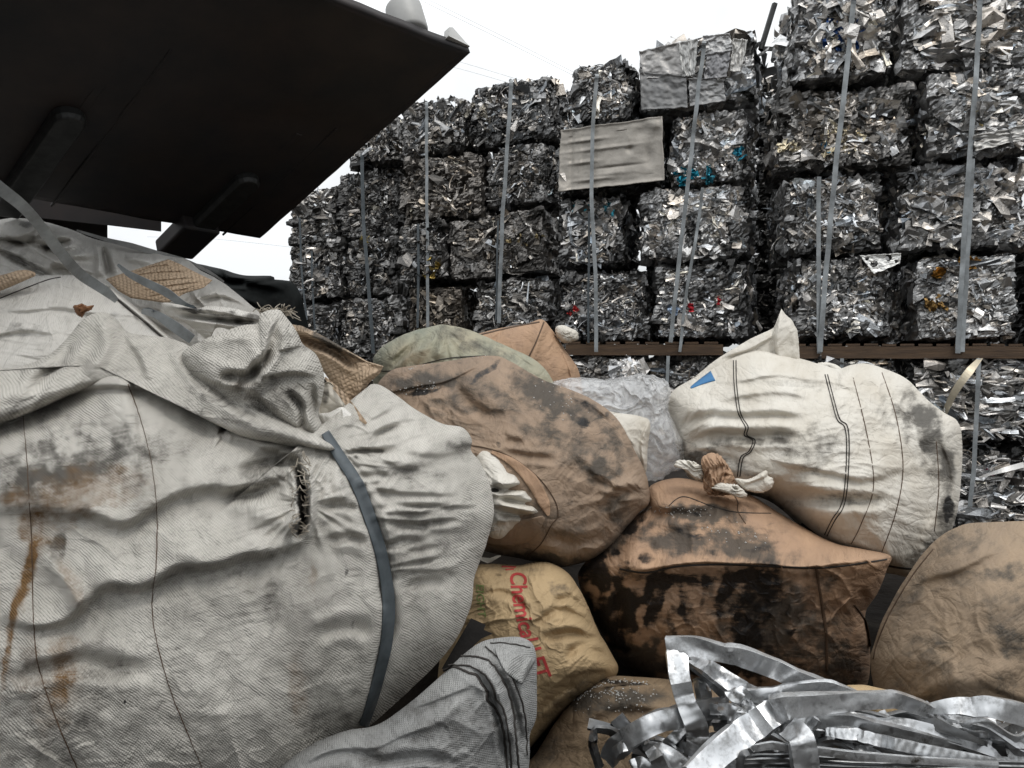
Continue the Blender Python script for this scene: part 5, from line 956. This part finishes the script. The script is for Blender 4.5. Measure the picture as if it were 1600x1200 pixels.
# ------------------------------------------------------------ the huge grey sack in front
rng = np.random.default_rng(17); PLEATS = []
for i in range(30):
    t = rng.random(); y0 = 705+t*235; x0 = 538+62*math.sin(min(1, t*1.05)*1.5)+rng.uniform(-4, 60)*(rng.random() < .5); l = rng.uniform(50, 200)*(1-.3*t); x1 = min(x0+l, 762-t*30); dy = rng.normal(-2+(t-.4)*-26, 7)
    PLEATS.append((rng.choice(['g', 'g', 's', 'r']), float(rng.uniform(.005, .016)*(1-.45*t)), float(rng.uniform(3, 7)), [(x0, y0), ((x0+x1)/2, y0+dy*.5+rng.normal(0, 5)), (x1, y0+dy)]))
b1 = bag('bulk_sack', [(-330, 700), (-240, 610), (-120, 585), (0, 578), (45, 570), (80, 552), (105, 528), (128, 500), (150, 491), (166, 491), (185, 505), (198, 520), (225, 526), (262, 530), (300, 545), (350, 560), (420, 575), (480, 600), (510, 640), (540, 645), (565, 610), (588, 600), (620, 618), (650, 640), (690, 662), (722, 668), (737, 686), (736, 704), (750, 722), (764, 752), (772, 800), (760, 850), (742, 900), (735, 950), (708, 1005), (660, 1060), (600, 1115), (545, 1165), (480, 1250), (380, 1340), (150, 1400), (-100, 1380), (-330, 1200), (-410, 950)], (250, 880), 1.42, 0.44, M['grey'], Tb=.35, tilt=(0, -.00035), p=2.2, nt=1000, nr=420, hem=.002,
    folds=[('s', .030, 13, [(-60, 690), (0, 662), (50, 636), (110, 608), (170, 598), (235, 602), (300, 606)]), ('s', .020, 11, [(230, 592), (300, 625), (350, 662), (420, 682), (470, 690), (520, 702)]), ('r', .02, 16, [(160, 495), (150, 530), (100, 580), (40, 620)]), ('r', .018, 14, [(190, 515), (240, 560), (300, 580), (380, 620)]),
           ('s', .03, 20, [(-40, 800), (60, 800), (170, 812), (260, 790), (340, 772), (440, 770)]), ('s', .034, 17, [(120, 960), (180, 925), (250, 905), (330, 885), (410, 866), (470, 846), (485, 838)]), ('r', .02, 22, [(380, 800), (430, 810), (470, 830)]), ('g', .022, 12, [(480, 720), (420, 725), (360, 735)]), ('g', .02, 10, [(470, 745), (400, 770), (350, 790)]),
           ('g', .02, 9, [(340, 655), (352, 665), (372, 672)]), ('g', .03, 10, [(346, 662), (356, 668)]), ('s', .02, 12, [(350, 680), (420, 700), (480, 722)]), ('g', .07, 7, [(458, 722), (470, 745), (475, 780), (474, 815), (468, 838)]), ('r', .016, 10, [(440, 735), (450, 790), (460, 835)]),
           ('g', .016, 12, [(508, 690), (548, 745), (580, 812), (600, 880), (607, 940), (602, 1010), (585, 1080), (570, 1130)]),
           *PLEATS, ('r', .018, 7, [(530, 702), (600, 690), (680, 672), (725, 675)]), ('s', .014, 6, [(560, 700), (600, 672), (660, 668), (700, 672)]), ('s', .016, 8, [(610, 900), (680, 892), (742, 878)]), ('s', .014, 7, [(580, 660), (610, 640), (640, 632)]), ('g', .015, 5, [(575, 690), (620, 665), (665, 660)]),
           ('g', .012, 8, [(575, 850), (540, 842), (510, 850)]), ('g', .012, 8, [(560, 800), (530, 790), (500, 795)]), ('s', .02, 14, [(0, 960), (60, 985), (110, 960), (150, 930)]), ('r', .014, 14, [(60, 870), (100, 900), (140, 950)]), ('g', .014, 14, [(0, 1060), (120, 1040), (240, 1050)]), ('g', .010, 12, [(480, 1000), (540, 980), (590, 980)])],
    wr=[(-14, 90, 12, .0018), (60, 260, 90, .005)], rad=[(520, 690, 30, 70, 110, .010), (478, 785, 26, 40, 70, .006)],
    stains=[('r', 120, 775, 100, 40, -12, .55), ('r', 70, 1060, 50, 60, 0, .22), ('r', 60, 830, 34, 40, 0, .55), ('r', 46, 890, 9, 60, 12, 1.1), ('r', 14, 1000, 6, 70, 8, .9), ('r', 28, 940, 7, 50, 14, .7), ('r', 112, 910, 12, 50, -20, .45), ('r', 100, 1040, 24, 50, 0, .45), ('r', 90, 1090, 20, 60, 20, .35), ('r', 465, 1080, 14, 50, -5, .42), ('r', 490, 900, 7, 20, 0, .3), ('r', 20, 780, 30, 16, 0, .4),
            ('d', 130, 720, 140, 40, -8, .50), ('d', 60, 760, 90, 24, -10, .45), ('d', 30, 650, 80, 24, -10, .3), ('d', 60, 1100, 140, 90, 0, .26), ('d', 90, 855, 12, 24, 0, .55), ('d', 420, 740, 60, 24, 0, .32), ('d', 660, 830, 90, 50, 0, .20), ('d', 640, 740, 60, 10, 0, .3), ('d', 500, 1120, 60, 60, 0, .25), ('k', 552, 975, 4, 10, 0, .55), ('k', 541, 890, 4, 14, 8, .5), ('k', 195, 1098, 2.5, 4, 0, .8), ('d', 300, 900, 170, 16, -14, .2), ('d', 424, 940, 12, 60, 0, .3),
            ('k', 470, 778, 8, 48, -4, .95), ('k', 467, 826, 11, 10, 0, .9), ('d', 640, 900, 20, 60, 0, .2), ('d', 720, 700, 30, 8, 0, .4), ('k', 352, 664, 7, 5, 0, .8)],  # black over the tear paints its unlit inside
    label='huge dirty grey sack with rust stains filling the left foreground', cat='sack', group=GS, seed=121)
ribbon_on('strap', [b1], [(508, 676), (530, 712), (556, 752), (575, 800), (592, 850), (603, 900), (608, 950), (604, 1005), (594, 1050), (580, 1100), (568, 1135)], [12, 17, 19, 18, 18, 18, 19, 18, 17, 15, 12], M['strapd'], off=.006, smoothz=9, n=10, label='dark slate strap pulled tight round the huge grey sack', cat='strap', solid=.0025)
for q in ([(200, 600), (218, 650), (236, 720), (245, 800), (244, 880), (238, 960), (260, 1060), (295, 1150), (320, 1210)], [(35, 640), (42, 720), (50, 860), (52, 960), (60, 1040), (90, 1130), (125, 1210)]):
    ribbon_on('seam', [b1], q, 0.8, M['seamb'], parent=b1, off=.001, wob=.8)
lip = bag('folded_lip', [(-300, 640), (-200, 600), (-100, 584), (0, 577), (46, 568), (82, 550), (107, 526), (130, 499), (150, 489), (168, 489), (186, 503), (199, 518), (226, 524), (262, 528), (298, 542), (330, 575), (370, 610), (420, 640), (470, 665), (515, 692), (520, 704), (480, 700), (430, 694), (380, 684), (335, 662), (300, 634), (270, 614), (240, 603), (200, 600), (160, 603), (110, 618), (60, 640), (0, 664), (-80, 690), (-200, 730), (-290, 720)], (150, 570), 1.31, .10, M['grey'], Tb=.06, tilt=(0, -.0012), p=4, nt=520, nr=130, hem=.003, edge=.6,
    folds=[('r', .02, 12, [(160, 495), (165, 540), (140, 590)]), ('g', .018, 10, [(120, 530), (90, 570), (40, 610)]), ('s', .016, 8, [(190, 512), (220, 560), (230, 596)]), ('r', .014, 8, [(262, 535), (290, 580), (340, 640)]), ('g', .014, 7, [(300, 560), (350, 620), (420, 670)]), ('r', .014, 12, [(-60, 640), (0, 620), (60, 600)])],
    wr=[(-30, 80, 20, .006)], stains=[('d', 20, 645, 80, 14, -20, .35), ('d', 400, 670, 80, 10, 20, .3)], parent=b1, label='thick folded lip along the top', seed=127)
# frayed threads round the tear
rng = np.random.default_rng(7); paths = []
for i in range(70):
    y0 = rng.uniform(722, 838); x0 = 470+rng.choice([-14, 12])+rng.normal(0, 2)+(y0-780)*-.02; z = hitZ([b1], x0, y0)-.002
    dx = (-1 if x0 > 470 else 1)*rng.uniform(3, 15); dy = rng.normal(0, 9)
    q = spline([(x0, y0, z), (x0+dx*.5+rng.normal(0, 2), y0+dy*.4+rng.normal(0, 2), z-.004), (x0+dx, y0+dy, z+rng.uniform(-.006, .01))], 5); paths.append(P(q[:, 0], q[:, 1], q[:, 2]))
tubes('frayed_threads', paths, .0007, M['thread'], b1, 'frayed threads round the tear')
# peak of cloth rising over the huge sack : pulled-up neck
nk = bag('sack_neck', [(285, 552), (310, 535), (345, 520), (380, 508), (402, 506), (406, 492), (418, 485), (436, 484), (446, 494), (462, 515), (474, 538), (492, 552), (502, 570), (507, 595), (503, 625), (498, 650), (512, 676), (518, 695), (480, 700), (440, 690), (400, 672), (360, 650), (320, 615), (295, 585)], (415, 600), 1.24, 0.10, M['grey'], Tb=.1, sharp=False, nt=460, nr=170, hem=.006,
    folds=[('s', 0.0300, 7, [(408, 575), (420, 545), (428, 515), (436, 490)]), ('r', 0.0180, 12, [(300, 545), (350, 525), (400, 515)]), ('g', 0.0300, 8, [(345, 590), (385, 590), (408, 570), (415, 545)]), ('s', 0.0180, 8, [(395, 588), (430, 585), (470, 586), (500, 590)]), ('g', 0.0240, 9, [(370, 610), (395, 592), (400, 575)]),
           ('s', 0.0180, 9, [(290, 570), (330, 592), (380, 605), (410, 625), (450, 660), (500, 692)]), ('g', 0.0180, 6, [(445, 615), (470, 640), (475, 680)]), ('r', 0.0120, 9, [(440, 500), (445, 530), (432, 560)]), ('s', 0.0120, 5, [(435, 548), (455, 545), (475, 538)]), ('g', 0.0180, 7, [(488, 600), (492, 640), (505, 672)])],
    wr=[(35, 70, 22, .004)], amp=.003, p=3.2, stains=[('d', 460, 540, 24, 16, 0, .35), ('d', 420, 620, 60, 30, 10, .35), ('r', 380, 600, 20, 6, 0, .15)], parent=b1, label='pulled up peak of cloth', seed=131)
paths = []
for i in range(42):
    x0 = rng.uniform(404, 446); y0 = rng.uniform(484, 492); a = rng.uniform(-.5, 3.4); l = rng.uniform(5, 20)
    if i < 9: x0 = 440; y0 = rng.uniform(488, 498); a = rng.uniform(-.3, .7); l = rng.uniform(16, 34)
    q = spline([(x0, y0, 1.27), (x0+math.cos(a)*l*.5+rng.normal(0, 2), y0-abs(math.sin(a))*l*.5+rng.normal(0, 2), 1.26), (x0+math.cos(a)*l, y0-math.sin(a)*l*.8+rng.normal(0, 3), 1.27+rng.normal(0, .02))], 6); paths.append(P(q[:, 0], q[:, 1], q[:, 2]))
tubes('frayed_threads', paths, .0008, M['thread'], b1, 'frayed threads on the cloth peak')
# white label scrap and folded hem between neck and bundle end
wl = bag('paper_scrap', [(502, 606), (508, 598), (515, 597), (524, 606), (533, 622), (538, 636), (520, 646), (502, 650), (498, 636)], (517, 625), 1.36, .012, M['cream'], Tb=.005, stains=[('d', 508, 615, 6, 18, 0, .6)], label='white paper scrap tucked right of the cloth peak', cat='paper scrap', seed=133, nt=90, nr=30)
hm = bag('cloth_scrap', [(497, 648), (515, 644), (533, 636), (545, 642), (572, 662), (566, 668), (548, 668), (528, 672), (512, 676), (500, 665)], (525, 656), 1.27, .025, M['white'], folds=[('s', .012, 3, [(535, 638), (534, 655), (532, 670)])], label='folded pale hem below the white paper scrap', cat='cloth scrap', seed=134, nt=120, nr=40)
ribbon3('burlap_hem', [(508, 590, 1.40), (530, 612, 1.34), (552, 640, 1.28), (572, 662, 1.24)], [3, 9, 11, 4], M['burlap'], label='twisted coarse hem running down beside the paper scrap', cat='hem')
bag('twine_tuft', [(115, 478), (122, 476), (128, 474), (136, 478), (145, 477), (143, 484), (134, 488), (128, 496), (121, 492), (116, 485)], (129, 484), 1.5, .03, M['twine'], amp=.02, wr=[(60, 5, 3, .02)], hem=.12, label='rusty brown tuft of twine behind the cloth hump', cat='twine', seed=135, nt=140, nr=40)
# lower grey sack with gathered seams
b2 = bag('bulk_sack', [(380, 1230), (430, 1195), (480, 1165), (540, 1142), (590, 1132), (640, 1098), (690, 1055), (725, 1022), (755, 1002), (795, 995), (822, 998), (836, 1015), (839, 1060), (838, 1120), (828, 1150), (826, 1200), (800, 1320), (600, 1420), (400, 1420), (320, 1320)], (640, 1220), 1.12, 0.17, M['grey2'], Tb=.16, crs=0.008, nt=520, nr=190, hem=.003,
    folds=[('s', .016, 10, [(450, 1205), (520, 1180), (600, 1165), (680, 1130)]), ('r', .014, 12, [(600, 1180), (680, 1120), (730, 1090)]), ('g', .012, 6, [(735, 1045), (760, 1075), (778, 1130), (795, 1200)]), ('g', .010, 5, [(760, 1030), (790, 1070), (808, 1120), (818, 1190)]), ('r', .016, 7, [(745, 1035), (776, 1075), (795, 1140), (805, 1200)]), ('s', .01, 6, [(640, 1110), (700, 1085), (740, 1075)]), ('g', .01, 8, [(560, 1190), (640, 1185), (720, 1195)]), ('r', .012, 6, [(835, 1020), (820, 1060), (818, 1120)])],
    wr=[(-28, 120, 24, .006)], stains=[('d', 700, 1130, 80, 40, 0, .2), ('d', 560, 1190, 80, 16, -20, .25), ('d', 800, 1080, 10, 60, -10, .3)], label='lower grey sack with rippled dark seams, bottom left of centre', cat='sack', group=GS, seed=141)
for q, w_ in (([(692, 1048), (712, 1042), (728, 1050), (745, 1055), (752, 1068), (762, 1080), (762, 1094), (776, 1110), (786, 1140), (794, 1210)], 3.0), ([(700, 1040), (730, 1040), (752, 1050), (768, 1070), (775, 1092), (786, 1108), (795, 1150), (800, 1210)], 2.2), ([(720, 1025), (760, 1030), (785, 1060), (800, 1100), (806, 1150), (812, 1210)], 2.2), ([(758, 1010), (790, 1040), (812, 1085), (822, 1130), (824, 1180)], 1.6), ([(766, 1004), (800, 1006), (828, 1012)], 1.0)):
    ribbon_on('seam', [b2], q, w_, M['seam'], parent=b2, off=.002, wob=1.5)
gp = ribbon_on('gathered_panel', [b2], [(775, 1012), (800, 1035), (826, 1050)], [4, 34, 46], M['grey2'], parent=b2, off=.006, across=9, label='pleated pale corner panel')
# charred plank between sacks
cp = tag(mk('charred_plank', [list(Pv(x, y, z)) for z in (1.44, 1.60) for x, y in ((690, 1045), (736, 966), (759, 976), (756, 984), (770, 990), (752, 998), (700, 1048))], [list(range(7)), list(range(13, 6, -1))]+[[i, (i+1) % 7, 7+(i+1) % 7, 7+i] for i in range(7)], M['char']), 'charred broken plank end wedged beside the huge grey sack', 'plank')
bag('film_scrap', [(750, 870), (765, 872), (782, 866), (783, 869), (768, 878), (762, 880), (752, 876)], (765, 873), 1.95, .006, M['cream'], label='sliver of white film under the torn brown sack', cat='plastic scrap', seed=151, nt=60, nr=20, sharp=True)
# ------------------------------------------------------------ bent sheet-metal strips in the right foreground
def channel(pts, wpx, label, tone=0.62, lip=0.42, roll=0.0, seed=0, name='sheet_metal_strip', grp='bent sheet metal strips in the foreground', crush=1.0, dots=0, n=14, corner=()):
    """open C-section strip swept along (x, y, Z) points; wpx is its width in the picture"""
    q = spline(pts, n) if not corner else np.concatenate([np.linspace(pts[i], pts[i+1], n, endpoint=False) for i in range(len(pts)-1)]+[np.array(pts[-1:], float)])
    rng = np.random.default_rng(seed+900); m = len(q)
    if m > 24:
        for kk in rng.integers(5, m-5, 1+m//45):
            tri = np.clip(1-np.abs(np.arange(m)-kk)/6.0, 0, 1)[:, None]; q = q+tri*np.array([rng.normal(0, 1.0), rng.normal(0, 2.4), rng.normal(0, .008)])
    C = P(q[:, 0], q[:, 1], q[:, 2]); t = np.gradient(C, axis=0); t /= np.linalg.norm(t, axis=1)[:, None]
    s = np.linspace(0, 1, m); w = np.interp(s, np.linspace(0, 1, len(wpx)), wpx) if np.ndim(wpx) else np.full(m, float(wpx))
    w = w*0.88*q[:, 2]/1200
    view = C-np.array([0, 0, E]); view /= np.linalg.norm(view, axis=1)[:, None]
    side = np.cross(t, view); side /= np.linalg.norm(side, axis=1)[:, None]+1e-9
    nn = np.cross(side, t)
    rl = roll+0.55*gn(s*2+seed, s*0+2, seed)*crush; kx = rng.uniform(.1, .9, 2)
    for kq in kx: rl = rl+rng.normal(0, .2)*crush*(s > kq)
    sd = side*np.cos(rl)[:, None]+nn*np.sin(rl)[:, None]; up_ = -side*np.sin(rl)[:, None]+nn*np.cos(rl)[:, None]
    up_ *= np.sign((up_*-view).sum(1))[:, None]
    prof = [(-0.5, -lip*0.9), (-0.5, -lip*0.3), (-0.485, 0.02), (-0.30, 0.0), (-0.1, 0.015), (0.1, 0.0), (0.3, 0.015), (0.485, 0.0), (0.5, -lip*0.3), (0.5, -lip)]
    k = len(prof); V = np.zeros((m, k, 3))
    for j, (a, b_) in enumerate(prof):
        dn = 0.05*gn(s*m/5.0, np.full(m, j*0.9), seed+5)*crush + 0.10*gn(s*4, np.full(m, j*0.35), seed+6)*crush
        if dots and 3 <= j <= 6: dn = dn+0.035*np.sin(s*dots*2*np.pi)*(1 if j in (4, 5) else .4)
        V[:, j] = C+sd*(a*w)[:, None]+up_*((b_+dn)*w)[:, None]
    # sharp cross creases where the strip was folded
    o = mk(name, V.reshape(-1, 3), gridF(k, m), M['scrap'], smooth=True, col=np.full((m*k, 3), tone*1.0)*np.array([[.98, 1, 1.02]]), solid=.0012)
    md = o.modifiers.new('edges', 'EDGE_SPLIT'); md.split_angle = R(38)
    return tag(o, label, 'metal strip', grp)
S = channel
# inside of the tangle first: strip tones lowered to paint its deep shadow
rng = np.random.default_rng(5)
for i in range(46):
    x = rng.uniform(1010, 1640); base = 1105+max(0, (1180-x))*0.12+(x > 1450)*20; y = rng.uniform(base+25, 1230); a = rng.normal(0.05, 0.3); l = rng.uniform(60, 150); z = 1.36+rng.uniform(0, .12)
    S([(x-l*math.cos(a), y-l*math.sin(a), z+.03), (x, y+rng.normal(0, 10), z), (x+l*math.cos(a), y+l*math.sin(a), z+rng.normal(0, .04))], rng.uniform(14, 32), 'shade-darkened strip deep inside the tangle of bent metal', tone=.10+.2*(i%4==0), roll=rng.uniform(-1.2, 1.2), seed=200+i, grp='dull strips deep in the tangle', crush=.7)
for i in range(60):
    x = rng.uniform(1200, 1640); f = (x-1180)/420; y = rng.uniform(1118+f*14, 1200); a = rng.normal(.18, .22); l = rng.uniform(50, 130); z = 1.31+rng.uniform(0, .07)
    S([(x-l*math.cos(a), y-l*math.sin(a)*.8, z+.04), (x-l*.3, y-l*.1+rng.normal(0, 5), z), (x+l*.3, y+l*.15+rng.normal(0, 5), z), (x+l*math.cos(a), y+l*math.sin(a), z+rng.normal(.03, .03))], rng.uniform(7, 20), 'thin bright strip within the tangle of bent metal', tone=rng.choice([.3, .5, .7, .75]), roll=rng.uniform(-.9, .9), seed=300+i, grp='thin strips within the tangle', crush=.7, lip=.6)
for i in range(12):
    x = rng.uniform(1000, 1180); y = rng.uniform(1150, 1205); a = rng.normal(.5, .7); l = rng.uniform(25, 60); z = 1.36+rng.uniform(0, .05)
    S([(x-l*math.cos(a), y-l*math.sin(a)*.8, z+.03), (x, y+rng.normal(0, 6), z), (x+l*math.cos(a), y+l*math.sin(a), z+.02)], rng.uniform(9, 20), 'short strip at the left foot of the tangle', tone=rng.choice([.2, .5, .7]), roll=rng.uniform(-.9, .9), seed=350+i, grp='short strips at the left foot of the tangle', crush=.7, lip=.5)
S([(1041, 1012, 1.40), (1085, 1011, 1.38), (1128, 1022, 1.36), (1165, 1030, 1.34), (1230, 1055, 1.34), (1290, 1080, 1.38), (1340, 1100, 1.40)], [34, 34, 30, 36, 34, 30, 20], 'pale strip arching along the top of the tangle from its upper left corner', .70, seed=1, roll=-.3)
S([(1058, 1016, 1.39), (1062, 1060, 1.36), (1073, 1100, 1.34), (1088, 1135, 1.33), (1090, 1160, 1.34), (1082, 1190, 1.36)], [38, 36, 34, 40, 38, 34], 'wide strip hanging straight down at the left of the tangle', .62, seed=2, roll=.15)
S([(1100, 1060, 1.42), (1104, 1090, 1.40), (1104, 1130, 1.39), (1094, 1165, 1.38), (1088, 1195, 1.38)], [32, 28, 18, 18, 14], 'curved strip just behind the wide hanging one', .45, seed=3, roll=.6)
S([(1055, 1016, 1.42), (1095, 1035, 1.40), (1130, 1058, 1.38), (1165, 1080, 1.37), (1200, 1095, 1.38)], [14, 26, 32, 34, 26], 'brightly reflecting strip below the arching one', .66, seed=4, roll=.5)
S([(1052, 1022, 1.40), (1090, 1045, 1.41), (1115, 1070, 1.40), (1132, 1090, 1.40)], [8, 20, 22, 12], 'dark folded strip inside the upper left corner', .3, seed=5, roll=-.7)
# two broad channels lying flat over the tangle
S([(1188, 1138, 1.29), (1260, 1128, 1.285), (1340, 1134, 1.28), (1420, 1150, 1.29), (1500, 1168, 1.30)], [16, 24, 24, 22, 14], 'dull flat channel lying sideways across the middle of the tangle', tone=.5, seed=61, roll=-.3, crush=.6)
S([(1290, 1122, 1.31), (1360, 1122, 1.30), (1450, 1140, 1.30), (1560, 1176, 1.31), (1640, 1200, 1.32)], [10, 18, 22, 22, 18], 'grey channel descending to the lower right corner of the tangle', tone=.62, seed=62, roll=.2, crush=.6)
S([(948, 1190, 1.40), (958, 1170, 1.37), (985, 1150, 1.34), (1020, 1132, 1.33), (1060, 1120, 1.35), (1110, 1108, 1.39), (1140, 1102, 1.41)], [30, 38, 36, 36, 36, 34, 30], 'strip running out low to the left over the muddy sack', .55, seed=6, roll=.3)
S([(962, 1150, 1.42), (950, 1143, 1.41), (932, 1144, 1.40), (929, 1165, 1.40), (940, 1200, 1.40)], [20, 16, 14, 18, 18], 'dark loop closing the far left end of the tangle', .16, seed=7, roll=.9, crush=.4)
S([(1085, 1215, 1.20), (1120, 1180, 1.22), (1160, 1148, 1.24), (1195, 1122, 1.26), (1215, 1110, 1.27)], [44, 46, 48, 46, 44], 'broad bright strip rising diagonally from the bottom edge', .74, seed=8, roll=-.2, crush=.5)
S([(1208, 1112, 1.26), (1245, 1105, 1.25), (1300, 1100, 1.25), (1350, 1096, 1.26), (1400, 1096, 1.28), (1440, 1108, 1.30), (1480, 1126, 1.34)], [46, 40, 34, 30, 28, 26, 16], 'long smooth strip bridging the middle of the tangle', .74, seed=9, roll=-.35, crush=.5)
S([(1160, 1092, 1.36), (1200, 1086, 1.34), (1250, 1078, 1.33), (1300, 1076, 1.33), (1345, 1090, 1.35)], [24, 26, 22, 24, 12], 'flat strip lying just above the long smooth one', .66, seed=10, roll=-.4)
S([(1425, 1112, 1.34), (1480, 1104, 1.30), (1530, 1102, 1.28), (1580, 1112, 1.27), (1650, 1135, 1.27)], [8, 26, 34, 38, 40], 'long strip leaving the picture at the right edge', .70, seed=11, roll=-.2, crush=.5)
S([(1380, 1140, 1.36), (1450, 1130, 1.34), (1520, 1145, 1.33), (1580, 1165, 1.33), (1640, 1190, 1.33)], [10, 24, 26, 28, 28], 'strip below the one leaving at the right edge', .6, seed=12, roll=.2)
S([(1290, 1143, 1.28), (1340, 1150, 1.26), (1400, 1163, 1.25), (1470, 1177, 1.25), (1540, 1190, 1.26), (1600, 1202, 1.27)], [14, 20, 20, 19, 18, 16], 'narrow strip with a row of dimples low on the right', .66, seed=13, dots=26, lip=.4, n=34, crush=.3)
S([(1230, 1135, 1.24), (1250, 1150, 1.20), (1258, 1175, 1.19), (1268, 1225, 1.19)], [40, 44, 46, 46], 'wide strip folded down over the others at the bottom', .62, seed=14, roll=.2, crush=.5)
S([(1185, 1118, 1.3), (1215, 1128, 1.27), (1240, 1135, 1.25), (1262, 1128, 1.26), (1278, 1135, 1.27)], [18, 34, 32, 26, 18], 'crumpled bright piece above the wide folded one', .72, seed=15, roll=-.6)
S([(1160, 1172, 1.24), (1200, 1168, 1.22), (1260, 1172, 1.22), (1340, 1182, 1.22), (1430, 1188, 1.23), (1560, 1196, 1.24)], [10, 12, 13, 14, 12, 10], 'long thin bright rim along the bottom of the tangle', .72, seed=16, roll=-.5, crush=.3)
for j, (yy, tn) in enumerate(((1186, .25), (1192, .35), (1199, .2), (1207, .3))):
    S([(1155, yy-2, 1.23), (1210, yy-4, 1.235), (1300, yy, 1.24), (1430, yy+4, 1.24), (1620, yy+8, 1.25)], 7, ['upper dark sheet edge in the flat bundle at the bottom', 'second dark sheet edge in the flat bundle at the bottom', 'third dark sheet edge in the flat bundle at the bottom', 'lowest dark sheet edge in the flat bundle at the bottom'][j], tn, seed=30+j, roll=-.9, crush=.3)
S([(1155, 1205, 1.22), (1160, 1180, 1.22), (1175, 1172, 1.22)], [12, 12, 8], 'upright dark bent end at the left of the flat bundle', .2, seed=17, crush=.3)
S([(1006, 1165, 1.36), (1030, 1172, 1.34), (1060, 1190, 1.33), (1085, 1215, 1.33)], [14, 26, 30, 30], 'stubby strip at the bottom left under the hanging one', .6, seed=18, roll=.2)
S([(1015, 1170, 1.32), (1028, 1190, 1.31), (1045, 1225, 1.31)], [20, 26, 28], 'short bright strip at the very bottom left of the tangle', .66, seed=19, roll=-.3, crush=.4)
S([(1075, 1180, 1.36), (1110, 1188, 1.35), (1150, 1195, 1.34)], [20, 18, 16], 'dark strip crossing at the foot of the hanging one', .3, seed=20, roll=.5)
S([(985, 1195, 1.35), (1000, 1190, 1.34), (1018, 1205, 1.33)], [14, 18, 18], 'tiny bright end poking up from the bottom edge', .7, seed=21)
S([(1140, 1078, 1.33), (1150, 1088, 1.31), (1160, 1080, 1.31), (1172, 1092, 1.33)], [22, 22, 18, 10], 'small crushed piece in the middle left of the tangle', .62, seed=22, roll=.4)
S([(1122, 1104, 1.34), (1140, 1112, 1.31), (1158, 1122, 1.31), (1165, 1132, 1.33)], [10, 26, 30, 14], 'small folded bright leaf below the crushed piece', .66, seed=23, roll=-.2)
S([(1165, 1095, 1.33), (1172, 1115, 1.30), (1178, 1140, 1.32)], [18, 22, 14], 'short upright piece beside the folded leaf', .6, seed=24, roll=.3)
S([(1290, 1120, 1.36), (1330, 1140, 1.33), (1365, 1165, 1.32)], [20, 22, 14], 'slanting grey strip under the long smooth one', .55, seed=25, roll=.1)
S([(1375, 1112, 1.34), (1395, 1135, 1.31), (1425, 1158, 1.31)], [18, 18, 10], 'dull slanting strip left of the open dark fold', .38, seed=26, roll=.2)
S([(1425, 1112, 1.33), (1470, 1135, 1.30), (1530, 1158, 1.29), (1538, 1162, 1.30), (1500, 1160, 1.32), (1420, 1140, 1.35)], [22, 20, 8, 8, 14, 18], 'dark V shaped fold open towards the left', .14, seed=27, crush=.3)
S([(1400, 1165, 1.38), (1470, 1150, 1.38), (1560, 1140, 1.38)], [40, 50, 40], 'broad pale plate glimpsed behind the dark fold', .62, seed=28, crush=.6)
S([(1330, 1185, 1.27), (1345, 1172, 1.26), (1375, 1182, 1.27), (1400, 1195, 1.28)], [10, 16, 18, 12], 'small triangular bent piece above the flat bundle', .4, seed=29, roll=.4)
for o in list(bpy.data.objects):
    for k_ in ('_loc', '_bvh', '_wh'):
        if k_ in o: del o[k_]
